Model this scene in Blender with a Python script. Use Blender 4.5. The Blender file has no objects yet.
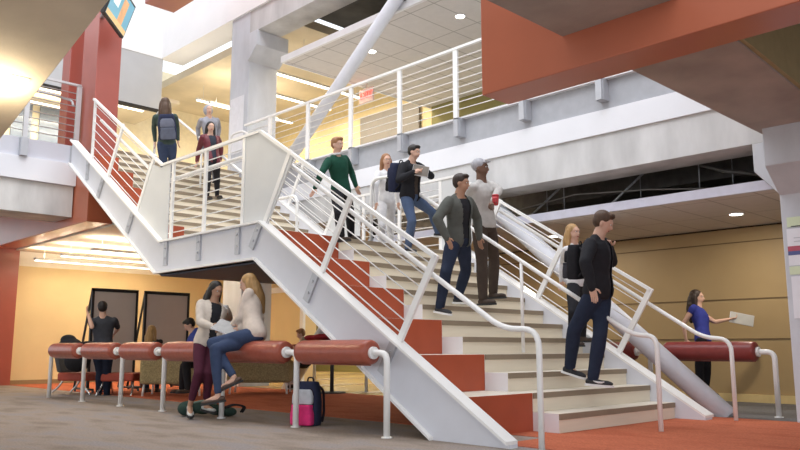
import bpy, bmesh, math, random
from mathutils import Vector, Matrix, Quaternion
random.seed(7)
S = bpy.context.scene
COL = S.collection
R = math.radians

# ------------------------------------------------------------------ camera
FPX = 778.0; PITCH = math.atan(123 / FPX); HEAD = R(44.2); EYE = Vector((0, 0, .80))
cd = bpy.data.cameras.new('camera'); cam = bpy.data.objects.new('camera', cd); COL.objects.link(cam)
cd.sensor_width = 36; cd.lens = FPX / 800 * 36; cd.clip_end = 200; cd.clip_start = .05
cam.location = EYE; cam.rotation_euler = (math.pi / 2 + PITCH, 0, -HEAD)
S.camera = cam
# ------------------------------------------------------------------ world, exposure
w = bpy.data.worlds.new('world'); S.world = w; w.use_nodes = True
bg = w.node_tree.nodes['Background']
bg.inputs[0].default_value = (.90, .94, 1.0, 1); bg.inputs[1].default_value = 1.3
S.view_settings.view_transform = 'Standard'; S.view_settings.look = 'None'
S.view_settings.exposure = 0.3; S.view_settings.gamma = 1; S.view_settings.use_curve_mapping = False

def area(name, loc, rot, sx, sy, power, col=(1, 1, 1)):
    l = bpy.data.lights.new(name, 'AREA'); l.shape = 'RECTANGLE'; l.size = sx; l.size_y = sy; l.energy = power; l.color = col
    o = bpy.data.objects.new(name, l); COL.objects.link(o); o.location = loc; o.rotation_euler = rot
    return o
# daylight through the skylight over the atrium
area('skylight_daylight', (4.5, 7, 12.4), (0, 0, 0), 8, 14, 1000, (.95, .96, 1))
WARM = (1, .86, .64)

# ------------------------------------------------------------------ materials
MATS = {}
def mat(name, col, rough=.6, var=.06, scale=8, bump=0., metal=0., emit=None, estr=0., spec=.4, bscale=None, stretch=None):
    if name in MATS: return MATS[name]
    m = bpy.data.materials.new(name); m.use_nodes = True; nt = m.node_tree; b = nt.nodes['Principled BSDF']
    b.inputs['Roughness'].default_value = rough; b.inputs['Metallic'].default_value = metal
    b.inputs['Specular IOR Level'].default_value = spec
    tc = nt.nodes.new('ShaderNodeTexCoord'); mp = nt.nodes.new('ShaderNodeMapping')
    nt.links.new(tc.outputs['Object'], mp.inputs[0])
    if stretch: mp.inputs['Scale'].default_value = stretch
    n = nt.nodes.new('ShaderNodeTexNoise'); n.inputs['Scale'].default_value = scale; n.inputs['Detail'].default_value = 5
    nt.links.new(mp.outputs[0], n.inputs[0])
    r = nt.nodes.new('ShaderNodeValToRGB'); r.color_ramp.elements[0].position = .3; r.color_ramp.elements[1].position = .7
    r.color_ramp.elements[0].color = tuple(max(0, c * (1 - var)) for c in col) + (1,)
    r.color_ramp.elements[1].color = tuple(min(1, c * (1 + var)) for c in col) + (1,)
    nt.links.new(n.outputs[0], r.inputs[0]); nt.links.new(r.outputs[0], b.inputs['Base Color'])
    if bump:
        n2 = nt.nodes.new('ShaderNodeTexNoise'); n2.inputs['Scale'].default_value = bscale or scale * 6
        nt.links.new(mp.outputs[0], n2.inputs[0])
        bp = nt.nodes.new('ShaderNodeBump'); bp.inputs['Strength'].default_value = bump; bp.inputs['Distance'].default_value = .01
        nt.links.new(n2.outputs[0], bp.inputs['Height']); nt.links.new(bp.outputs[0], b.inputs['Normal'])
    if emit:
        b.inputs['Emission Color'].default_value = tuple(emit) + (1,); b.inputs['Emission Strength'].default_value = estr
    MATS[name] = m
    return m
def tiles(name, col, line, sx, sy, mortar=.012, rough=.8, var=.03):
    m = mat(name, col, rough, var); nt = m.node_tree; b = nt.nodes['Principled BSDF']
    br = nt.nodes.new('ShaderNodeTexBrick'); br.offset = 0; br.inputs['Scale'].default_value = 1
    br.inputs['Brick Width'].default_value = sx; br.inputs['Row Height'].default_value = sy; br.inputs['Mortar Size'].default_value = mortar
    br.inputs['Mortar'].default_value = tuple(line) + (1,); br.inputs['Mortar Smooth'].default_value = .2
    tc = nt.nodes.new('ShaderNodeTexCoord'); nt.links.new(tc.outputs['Object'], br.inputs[0])
    src = b.inputs['Base Color'].links[0].from_socket
    nt.links.new(src, br.inputs['Color1']); nt.links.new(src, br.inputs['Color2'])
    nt.links.new(br.outputs[0], b.inputs['Base Color'])
    return m
white_steel = mat('white_steel', (.80, .80, .82), .38, .03, 5)
rail_steel = mat('rail_steel', (.83, .82, .80), .35, .02, 5)
grey_panel = mat('grey_panel', (.62, .63, .63), .45, .03, 3)
silver = mat('silver', (.60, .60, .61), .35, .04, 6, metal=.35)
galv = mat('galvanised', (.42, .43, .46), .4, .2, 30, metal=.5)
concrete = mat('concrete', (.60, .60, .60), .8, .18, 2.5, .25, bscale=25, stretch=(1, 1, .35))
concrete_shaded = mat('shaded_concrete', (.40, .35, .315), .8, .16, 2.2, .25, bscale=25)  # concrete browned to stand in for its unlit faces
column_mat = mat('column_concrete', (.58, .60, .64), .75, .12, 2.5, .2, bscale=22, stretch=(1, 1, .4))
fascia = mat('white_fascia', (.80, .81, .85), .6, .02, 2)
fascia_grey = mat('lavender_channel', (.62, .63, .69), .5, .03, 2)
white_wall = mat('white_wall', (.88, .88, .88), .7, .02, 2)
yellow = mat('yellow_paint', (.70, .55, .31), .65, .04, 1.5)
ochre = mat('ochre_panel', (.43, .30, .145), .5, .06, 1.2)
olive = mat('olive_paint', (.27, .24, .09), .7, .05, 2)
brick_red = mat('red_paint', (.36, .085, .062), .3, .05, 3, spec=.7)
beam_orange = mat('orange_red_paint', (.47, .135, .07), .3, .06, 1.5, spec=.7)
tier_red = mat('tier_red', (.40, .078, .032), .5, .07, 4)
beige = mat('beige_riser', (.78, .70, .56), .55, .05, 3, stretch=(.4, 1, 6))
tread_top = mat('tread_top', (.70, .64, .54), .5, .04, 4)
taupe = mat('taupe_nosing', (.27, .215, .15), .6, .06, 6)
leather = mat('red_leather', (.34, .088, .055), .32, .10, 9, .35, bscale=14)
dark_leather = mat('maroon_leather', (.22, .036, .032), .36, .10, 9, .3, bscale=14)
black = mat('black', (.015, .015, .017), .5, .1)
darkgrey = mat('dark_grey', (.05, .05, .055), .6, .1)
plenum = mat('plenum_dark', (.035, .032, .03), .9, .2)
ceil_tile = tiles('ceiling_tile', (.68, .65, .63), (.40, .38, .36), 1.2, .6)
ceil_tile_b = tiles('ceiling_tile_lower', (.68, .62, .56), (.46, .41, .36), 1.2, .6)
cream_ceiling = mat('cream_soffit', (.66, .57, .42), .7, .12, 1.2)
lamp_on = mat('lamp_on', (1, .97, .9), .5, 0, emit=(1, .95, .82), estr=6)
strip_on = mat('strip_lamp_on', (1, .95, .85), .5, 0, emit=(1, .90, .70), estr=3)
glass_blue = mat('blue_grey_glass', (.22, .27, .36), .15, .05)
def carpet(name, c1, c2, c3):
    m = bpy.data.materials.new(name); m.use_nodes = True; nt = m.node_tree; b = nt.nodes['Principled BSDF']
    b.inputs['Roughness'].default_value = .95; b.inputs['Specular IOR Level'].default_value = .1
    tc = nt.nodes.new('ShaderNodeTexCoord')
    def noise(sc, scale, det):
        mp = nt.nodes.new('ShaderNodeMapping'); mp.inputs['Scale'].default_value = sc
        n = nt.nodes.new('ShaderNodeTexNoise'); n.inputs['Scale'].default_value = scale; n.inputs['Detail'].default_value = det
        nt.links.new(tc.outputs['Object'], mp.inputs[0]); nt.links.new(mp.outputs[0], n.inputs[0]); return n
    a = noise((1, .35, 1), 3.2, 3); f = noise((1, 1, 1), 55, 3)
    r = nt.nodes.new('ShaderNodeValToRGB'); e = r.color_ramp.elements
    e[0].position = .35; e[0].color = c1 + (1,); e[1].position = .65; e[1].color = c3 + (1,)
    x = e.new(.5); x.color = c2 + (1,)
    nt.links.new(a.outputs[0], r.inputs[0])
    mx = nt.nodes.new('ShaderNodeMix'); mx.data_type = 'RGBA'; mx.blend_type = 'OVERLAY'; mx.inputs[0].default_value = .45
    nt.links.new(r.outputs[0], mx.inputs[6]); nt.links.new(f.outputs[0], mx.inputs[7]); nt.links.new(mx.outputs[2], b.inputs['Base Color'])
    bp = nt.nodes.new('ShaderNodeBump'); bp.inputs['Strength'].default_value = .5; bp.inputs['Distance'].default_value = .01
    nt.links.new(f.outputs[0], bp.inputs['Height']); nt.links.new(bp.outputs[0], b.inputs['Normal'])
    return m
grey_carpet = carpet('grey_carpet', (.25, .205, .17), (.32, .265, .225), (.29, .26, .25))
red_carpet = carpet('red_carpet', (.43, .115, .06), (.50, .15, .08), (.46, .13, .07))
dark_carpet = carpet('dark_carpet', (.13, .12, .11), (.16, .15, .14), (.15, .14, .14))

# ------------------------------------------------------------------ mesh helpers
def bm_new(): return bmesh.new()
def box(bm, x0, x1, y0, y1, z0, z1, mi=0):
    v = [bm.verts.new(p) for p in ((x0, y0, z0), (x1, y0, z0), (x1, y1, z0), (x0, y1, z0), (x0, y0, z1), (x1, y0, z1), (x1, y1, z1), (x0, y1, z1))]
    fs = []
    for f in ((3, 2, 1, 0), (4, 5, 6, 7), (0, 1, 5, 4), (1, 2, 6, 5), (2, 3, 7, 6), (3, 0, 4, 7)):
        q = bm.faces.new([v[i] for i in f]); q.material_index = mi; fs.append(q)
    return fs
def prism(bm, pts, x0, x1):            # polygon in (Y,Z) extruded along X
    a = [bm.verts.new((x0, y, z)) for y, z in pts]; b = [bm.verts.new((x1, y, z)) for y, z in pts]
    bm.faces.new(a); bm.faces.new(b[::-1]); n = len(pts)
    for i in range(n): bm.faces.new((a[i], b[i], b[(i + 1) % n], a[(i + 1) % n]))
    bmesh.ops.recalc_face_normals(bm, faces=bm.faces)
def frame(d, ref=None):
    d = d.normalized(); r = ref or (Vector((0, 0, 1)) if abs(d.z) < .95 else Vector((1, 0, 0)))
    u = d.cross(r).normalized(); return u, d.cross(u).normalized()
def tube(bm, pts, r, n=10, cap=True):
    pts = [Vector(p) for p in pts]; rs = r if isinstance(r, (list, tuple)) else [r] * len(pts)
    rings = []; u = None
    for i, p in enumerate(pts):
        if i == 0: d = pts[1] - p
        elif i == len(pts) - 1: d = p - pts[-2]
        else: d = (pts[i + 1] - p).normalized() + (p - pts[i - 1]).normalized()
        d.normalize()
        if u is None: u, v = frame(d)
        else:
            u = (u - d * u.dot(d)).normalized(); v = d.cross(u)
        rings.append([bm.verts.new(p + (u * math.cos(2 * math.pi * k / n) + v * math.sin(2 * math.pi * k / n)) * rs[i]) for k in range(n)])
    for a, b in zip(rings, rings[1:]):
        for k in range(n):
            f = bm.faces.new((a[k], a[(k + 1) % n], b[(k + 1) % n], b[k])); f.smooth = True
    if cap: bm.faces.new(rings[0][::-1]); bm.faces.new(rings[-1])
def bend(pts, rad, k=5):
    pts = [Vector(p) for p in pts]; out = [pts[0]]
    for i in range(1, len(pts) - 1):
        a, p, b = pts[i - 1], pts[i], pts[i + 1]
        q = min(rad, (a - p).length * .45, (b - p).length * .45)
        s = p + (a - p).normalized() * q; e = p + (b - p).normalized() * q
        for j in range(k + 1):
            t = j / k; out.append(s * (1 - t) ** 2 + p * 2 * t * (1 - t) + e * t * t)
    out.append(pts[-1]); return out
def ellipsoid(bm, c, r, rot=None, seg=16, mi=0):
    m = Matrix.Translation(Vector(c)) @ ((rot or Matrix.Identity(3)).to_4x4()) @ Matrix.Diagonal((r[0], r[1], r[2], 1))
    g = bmesh.ops.create_uvsphere(bm, u_segments=seg, v_segments=max(6, seg * 2 // 3), radius=1, matrix=m)
    for v in g['verts']:
        for f in v.link_faces: f.smooth = True; f.material_index = mi
def obj(name, bm, m, parent=None, bev=0., smooth=False):
    me = bpy.data.meshes.new(name)
    if parent is not None:
        bm.transform(Matrix.Translation(-PW(parent)))
    bm.to_mesh(me); bm.free()
    for x in (m if isinstance(m, (list, tuple)) else [m]): me.materials.append(x)
    o = bpy.data.objects.new(name, me); COL.objects.link(o)
    if parent is not None: o.parent = parent
    if smooth:
        for p in me.polygons: p.use_smooth = True
    if bev:
        b = o.modifiers.new('bevel', 'BEVEL'); b.width = bev; b.segments = 2; b.limit_method = 'ANGLE'
    return o
def PW(p):
    v = Vector((0, 0, 0))
    while p is not None: v = v + p.location; p = p.parent
    return v
def tag(o, label=None, cat=None, group=None, kind=None):
    if label: o['label'] = label
    if cat: o['category'] = cat
    if group: o['group'] = group
    if kind: o['kind'] = kind
    return o
def thing(name, label, cat, loc, group=None):
    o = bpy.data.objects.new(name, None); COL.objects.link(o); o.location = loc; o.empty_display_size = .2
    return tag(o, label, cat, group)
def single(name, bm, m, label, cat, loc, group=None, bev=0.):     # a thing that is one mesh, origin at its base
    loc = Vector(loc); bm.transform(Matrix.Translation(-loc)); o = obj(name, bm, m, None, bev); o.location = loc
    return tag(o, label, cat, group)
def struct(name, bm, m, bev=0.): return tag(obj(name, bm, m, None, bev), kind='structure')
def sbox(name, m, *a, bev=0.):
    bm = bm_new(); box(bm, *a); return struct(name, bm, m, bev)
def dup(root, delta, label=None, group=None):
    def cp(o, par):
        c = o.copy(); COL.objects.link(c); c.parent = par
        for ch in [x for x in bpy.data.objects if x.parent == o and x != c]: cp(ch, c)
        return c
    r = cp(root, None); r.location = root.location + Vector(delta)
    if label: r['label'] = label
    if group: r['group'] = group
    return r
# view helpers: a point of the place from where it is seen in the photograph and how deep it lies
FW = Vector((math.sin(HEAD) * math.cos(PITCH), math.cos(HEAD) * math.cos(PITCH), math.sin(PITCH)))
RT = Vector((math.cos(HEAD), -math.sin(HEAD), 0)); UPV = RT.cross(FW)
FH = Vector((math.sin(HEAD), math.cos(HEAD), 0))
def ray(x, y): return FW * FPX + RT * (x - 400) - UPV * (y - 225)
def at(x, y, D): return EYE + ray(x, y) * (D / FPX)

# ================================================================== SETTING
DECK = 4.40
sbox('floor', grey_carpet, -12, 40, -12, 45, -.2, 0)
bm = bm_new()
for a in ((5.95, 9.15, 4.25, 18.4), (5.3, 9.15, -4, 4.25)): box(bm, a[0], a[1], a[2], a[3], 0, .006)
struct('trim_1', bm, red_carpet)
sbox('trim_2', dark_carpet, 9.15, 12.2, -4, 9.5, 0, .005)
bm = bm_new()
box(bm, 9.15, 30, 9.5, 40, 0, .006)
tan_floor = mat('tan_floor', (.62, .46, .22), .25, .05, 1)
struct('trim_3', bm, tan_floor)
bm = bm_new()
for k in range(5): box(bm, 9.15, 30, 10.5 + k * 2.6, 11.0 + k * 2.6, .006, .010)
struct('trim_4', bm, mat('brown_floor_band', (.36, .25, .13), .35))

# right ground-floor wall with panel joints
bm = bm_new(); box(bm, 12.0, 12.3, -6, 10.4, 0, 2.62)
struct('wall_right', bm, ochre)
bm = bm_new()
for z in (.93, 1.53, 2.40): box(bm, 11.985, 12.0, -6, 10.4, z, z + .012)
struct('trim_5', bm, mat('joint', (.18, .12, .06), .8))
sbox('baseboard_right', mat('pale_yellow', (.74, .56, .26), .6), 11.96, 12.0, -6, 10.4, 0, .12)
sbox('ceiling', ceil_tile_b, 9.34, 12.3, -6, 10.4, 2.64, 2.72)
sbox('trim_6', mat('lavender_edge', (.62, .62, .72), .5), 9.30, 9.34, -6, 10.4, 2.63, 2.75)
# concourse beyond the stair
sbox('ceiling_concourse', cream_ceiling, 9.7, 32, 10.6, 40, 3.06, 3.16)
sbox('ceiling_left', mat('bright_cream_ceiling', (.86, .80, .66), .7, .06, 1.5), 5.87, 12.4, 13.4, 18.6, 2.95, 3.05)
sbox('wall_far', olive, 17.2, 17.4, 14, 40, 0, 3.0)
sbox('wall_olive', olive, 12.3, 17.4, 24, 24.2, 0, 3.0)
sbox('wall_back', yellow, 5.95, 12.6, 18.4, 18.7, 0, 2.62)
sbox('wall_back_upper', mat('cove_white', (.90, .86, .76), .6, .03), 5.95, 12.6, 18.4, 18.7, 2.62, 2.96)
sbox('baseboard_back', mat('brown_base', (.28, .19, .10), .6), 5.95, 12.6, 18.36, 18.4, 0, .10)
sbox('wall_left', brick_red, 5.4, 5.95, 18.3, 26, 0, 3.1)
bm = bm_new(); box(bm, 11.6, 12.0, 15.3, 16.9, 0, 2.95)
struct('wall_pier', bm, yellow)
bm = bm_new(); box(bm, 11.55, 11.6, 15.1, 18.2, 2.18, 2.32); box(bm, 11.52, 11.6, 15.22, 15.34, 0, 2.32)
struct('trim_7', bm, white_steel)

# left bridge (runs along X) and upper floors
sbox('bridge_beam', concrete, -12, 5.38, 14.0, 14.8, 3.12, 3.68)
sbox('bridge_fascia', fascia, -12, 5.39, 13.93, 14.8, 3.68, 4.08)
sbox('bridge_channel', fascia_grey, -12, 5.39, 13.98, 14.8, 4.08, 4.42)
sbox('upper_floor', mat('upper_floor_grey', (.40, .41, .44), .6), -12, 9.1, 14.05, 24, 4.30, DECK + .02)
sbox('upper_floor', MATS['upper_floor_grey'], 5.86, 9.1, 13.69, 14.05, 4.1, DECK + .02)
sbox('upper_floor', MATS['upper_floor_grey'], 9.1, 24, -6, 24, 4.0, DECK + .02)
sbox('wall_upper_back', mat('upper_cream', (.86, .78, .58), .7), -12, 24, 21.0, 21.2, DECK, 9)
# main concrete beam along Y with white fascia and channel
sbox('main_beam', concrete, 9.09, 9.64, -6, 14.2, 3.15, 3.66)
sbox('main_beam', concrete, 9.09, 9.64, 14.9, 18.3, 3.15, 3.66)
sbox('main_fascia', fascia, 9.06, 9.64, -6, 14.2, 3.66, 3.99)
sbox('main_channel', fascia_grey, 9.14, 9.64, -6, 14.2, 3.99, DECK)
sbox('main_ledge', white_steel, 9.02, 9.2, -6, 14.2, DECK, DECK + .03)
sbox('plenum_back', plenum, 9.70, 12.4, -6, 10.4, 3.62, 3.7)  # near-black backdrop sheets, standing in for the shade of the ceiling void
sbox('plenum_wall', plenum, 12.0, 12.3, -6, 10.4, 2.64, 3.7)
sbox('plenum_end', plenum, 9.5, 12.3, 10.4, 10.6, 2.64, 4.0)
# concrete columns
def column(y0, y1, name, cap):
    bm = bm_new(); box(bm, 9.09, 9.85, y0, y1, 0, 12.0)
    struct(name, bm, column_mat, .015)
    if cap == 'right':
        bm = bm_new()                                          # corbel towards the atrium, slanted underneath
        a = [(8.72, 3.27), (9.09, 3.27), (9.09, 2.50), (8.72, 2.78)]
        for y in (y0, ): pass
        v0 = [bm.verts.new((x, y0, z)) for x, z in a]; v1 = [bm.verts.new((x, y1, z)) for x, z in a]
        bm.faces.new(v0); bm.faces.new(v1[::-1])
        for i in range(4): bm.faces.new((v0[i], v1[i], v1[(i + 1) % 4], v0[(i + 1) % 4]))
        bmesh.ops.recalc_face_normals(bm, faces=bm.faces); struct('corbel', bm, column_mat, .01)
        bm = bm_new(); prism(bm, [(y1, 3.15), (y1 + .26, 3.15), (y1 + .26, 2.82), (y1, 2.52)], 9.09, 9.85); struct('corbel', bm, column_mat, .01)
    else:
        bm = bm_new(); prism(bm, [(y0, 7.72), (y0 - .34, 7.72), (y0 - .34, 7.38), (y0, 7.08)], 9.05, 9.9); struct('corbel', bm, column_mat, .01)
        bm = bm_new(); prism(bm, [(y0, 3.15), (y0 - .45, 3.15), (y0 - .45, 2.8), (y0, 2.5)], 9.05, 9.9); struct('corbel', bm, column_mat, .01)
column(2.2, 3.2, 'concrete_column', 'right')
column(14.15, 14.9, 'concrete_column', 'far')
# cross beam with its shade put into brown concrete, running over the stair foot
sbox('cross_beam', concrete_shaded, -6, 5.40, 2.52, 3.56, 3.43, 4.3)
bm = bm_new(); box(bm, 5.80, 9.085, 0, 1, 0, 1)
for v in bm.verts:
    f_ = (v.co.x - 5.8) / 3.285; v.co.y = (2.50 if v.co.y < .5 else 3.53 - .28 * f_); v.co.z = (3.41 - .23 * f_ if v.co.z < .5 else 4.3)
struct('cross_beam', bm, concrete_shaded)
bm = bm_new(); box(bm, 5.80, 9.085, 2.46, 2.498, 0, 1)
for v in bm.verts: v.co.z = (3.43 - .23 * (v.co.x - 5.8) / 3.285 if v.co.z < .5 else 4.02)
struct('cross_beam_side', bm, mat('olive_side', (.40, .33, .17), .6))  # thin olive sheet along the near side of the cross beam
sbox('upper_soffit', plenum, 5.84, 9.09, -6, 2.50, 4.25, 4.4)
# red beam ending beside the stair foot
sbox('red_beam', beam_orange, 5.4, 5.80, -6, 4.46, 3.12, 4.6, bev=.01)
# red column, with the orange-red beam it stands on
sbox('red_beam', beam_orange, 5.4, 5.86, 13.37, 26, 2.98, 4.25, bev=.01)
sbox('red_column', brick_red, 5.4, 5.84, 13.36, 14.02, 4.2, 12, bev=.01)
sbox('red_column', brick_red, 5.4, 5.84, 14.62, 15.0, 4.42, 12, bev=.01)
sbox('red_top_beam', brick_red, 7.2, 7.89, 6, 15.42, 8.25, 9.2, bev=.01)
# upper level
sbox('upper_beam', concrete, 9.09, 9.7, -6, 14.15, 7.73, 8.25)
sbox('wall_atrium_right', white_wall, 9.04, 9.7, -6, 18.3, 8.25, 12)
sbox('wall_atrium_back', white_wall, -12, 9.09, 18.2, 18.4, 8.25, 12)
sbox('wall_atrium_lower', mat('shaded_white_wall', (.50, .51, .52), .7, .04, 2), -12, 9.09, 18.22, 18.4, 6.88, 8.25)  # atrium wall continued; its dimmer lighting is put into the grey
sbox('trim_8', plenum, -12, 9.09, 18.21, 18.4, 6.84, 6.88)
sbox('ceiling_upper_far', cream_ceiling, 9.7, 24, 13.3, 24, 7.9, 8.1)
sbox('ceiling_upper_left', cream_ceiling, -12, 9.7, 18.4, 24, 7.2, 7.3)
sbox('ceiling_upper', ceil_tile, 9.40, 14.1, -6, 13.26, 6.90, 6.98)
sbox('trim_9', white_steel, 9.34, 9.40, -6, 13.30, 6.88, 7.02)
sbox('trim_10', white_steel, 9.40, 14.1, 13.26, 13.30, 6.88, 7.02)
sbox('ceiling_plenum', mat('plenum_grey', (.10, .10, .10), .9, .3, 2), 9.7, 14.1, -6, 13.3, 8.2, 8.3)
sbox('wall_upper_right', mat('upper_yellow', (.78, .64, .36), .7), 14.0, 14.2, -6, 21, DECK, 8.2)
sbox('trim_11', olive, 13.96, 14.0, 9.5, 13.2, 6.3, 6.9)
# sloping concrete soffit of the flight that climbs from the left bridge
bm = bm_new(); s = .2723
prism(bm, [(13.2, 3.9 - s * .9), (2.0, 3.9 + s * 10.3), (2.0, 4.35 + s * 10.3), (13.2, 4.35 - s * .9)], -4, 3.6)
struct('sloping_soffit', bm, mat('sloping_concrete', (.54, .46, .36), .75, .12, 1.5, .2, bscale=20), .01)

# hangers, ducts and wires in the open ceiling void over the right side
bm = bm_new()
for y, x in ((8.2, 10.0), (6.6, 9.9), (5.6, 10.4), (4.5, 9.95), (4.2, 10.3), (7.4, 10.6)): tube(bm, [(x, y, 2.7), (x, y, 3.62)], .008, 6)
tag(obj('ceiling_hanger_rods', bm, galv), kind='structure')
bm = bm_new(); tube(bm, [(9.8, 5.9, 2.72), (10.3, 5.1, 3.6)], .018, 6); tube(bm, [(9.8, 7.3, 2.74), (10.2, 6.4, 3.6)], .018, 6)
struct('ceiling_braces', bm, galv)
bm = bm_new(); tube(bm, [(10.2, 3.2, 2.85), (10.0, 4.2, 3.1), (9.9, 5.2, 3.55)], .03, 6); box(bm, 10.9, 11.5, 3.3, 10, 3.2, 3.5)
struct('ceiling_duct', bm, mat('duct', (.16, .15, .14), .5, .2, metal=.4))
bm = bm_new(); tube(bm, [(9.9, 10.2, 3.0), (9.9, 9, 2.86), (9.9, 7.8, 2.95), (9.9, 6.4, 3.08), (9.9, 5.2, 2.98), (9.9, 4.2, 2.85)], .010, 6)
struct('ceiling_cable', bm, mat('cable', (.35, .33, .31), .6))

# ================================================================== STAIRCASE
SL = .618; RISE = .184; GO = .298; Y0 = 4.06; YU = 10.40; LAND = 2.208
st = thing('staircase', 'white steel staircase with beige steps, red seating tiers and wire guard rails', 'staircase', (7, 7, 0))
NY, NZ = -.5255, .851                                           # normal of the flights in (Y,Z)
def stringer(x0, x1, side):
    bm = bm_new()
    prism(bm, [(4.00, 0), (4.85, 0), (7.68, 1.82), (10.15, 1.82), (13.5, 1.82 + 3.35 * .64), (13.5, 2.25 + 3.45 * SL), (10.05, 2.25), (7.60, 2.25), (4.0, .03)], x0, x1)
    o = obj('stringer', bm, mat('stringer_white', (.66, .67, .72), .4, .03, 3), st)
    bm = bm_new(); e = .05
    for a, b in (((4.0, .03), (7.6, 2.25)), ((7.6, 2.25), (10.05, 2.25)), ((10.05, 2.25), (13.5, 4.38)), ((4.85, -.0), (7.68, 1.82)), ((7.68, 1.82), (10.15, 1.82)), ((10.15, 1.82), (13.5, 3.965))):
        prism(bm, [a, b, (b[0], b[1] + .028), (a[0], a[1] + .028)], x0 - e * (side < 0), x1 + e * (side > 0))
    obj('flange', bm, rail_steel, o)
    return o
stringer(5.12, 5.22, -1); stringer(8.63, 8.80, 1)
def step(k, y, z0, xl):
    bm = bm_new()
    fs = box(bm, xl, 8.63, y, y + GO + .03, z0 - (.0 if k > 1 else 0), z0 + RISE)
    fs[1].material_index = 1; fs[5].material_index = 2
    o = obj('step', bm, [beige, tread_top, white_steel], st)
    bm = bm_new(); box(bm, xl + .002, 8.63, y - .012, y + .02, z0 + RISE - .056, z0 + RISE - .002)
    obj('nosing', bm, taupe, o)
for k in range(1, 13): step(k, Y0 + GO * k, RISE * (k - 1), 6.33)
for j in range(12): step(13 + j, YU + GO * j, LAND + RISE * j, 5.66)
def tier(y0, y1, z0, z1, x1):
    bm = bm_new(); prism(bm, [(y0, z0), (y0 + .03, z0), (y0 + .05, z1 - .05), (y1, z1 - .05), (y1, z1), (y0, z1)], 5.22, x1)
    for f in bm.faces: f.material_index = 1 if f.normal.z > .9 else 0
    obj('seat_tier', bm, [tier_red, tread_top], st, .004)
for k in (2, 4, 6, 8, 10): tier(Y0 + GO * k, Y0 + GO * (k + 2), RISE * (k - 2), RISE * k, 6.33)
tier(Y0 + GO * 12, Y0 + GO * 12 + .3, RISE * 10, RISE * 12, 6.33)
for j in (1, 3, 5, 7, 9): tier(YU + GO * (j - 1), YU + GO * (j + 1), LAND + RISE * (j - 1), LAND + RISE * (j + 1), 5.655)
bm = bm_new(); box(bm, 5.22, 8.63, Y0 + GO * 12 + .02, YU + .02, LAND - .08, LAND)
obj('landing', bm, [mat('landing_top', (.55, .52, .47), .6)], st)
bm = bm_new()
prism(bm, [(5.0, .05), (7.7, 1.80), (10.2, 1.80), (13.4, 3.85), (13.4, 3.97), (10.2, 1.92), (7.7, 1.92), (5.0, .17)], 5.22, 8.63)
obj('soffit_plate', bm, mat('stair_soffit', (.10, .11, .14), .6), st)
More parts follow.
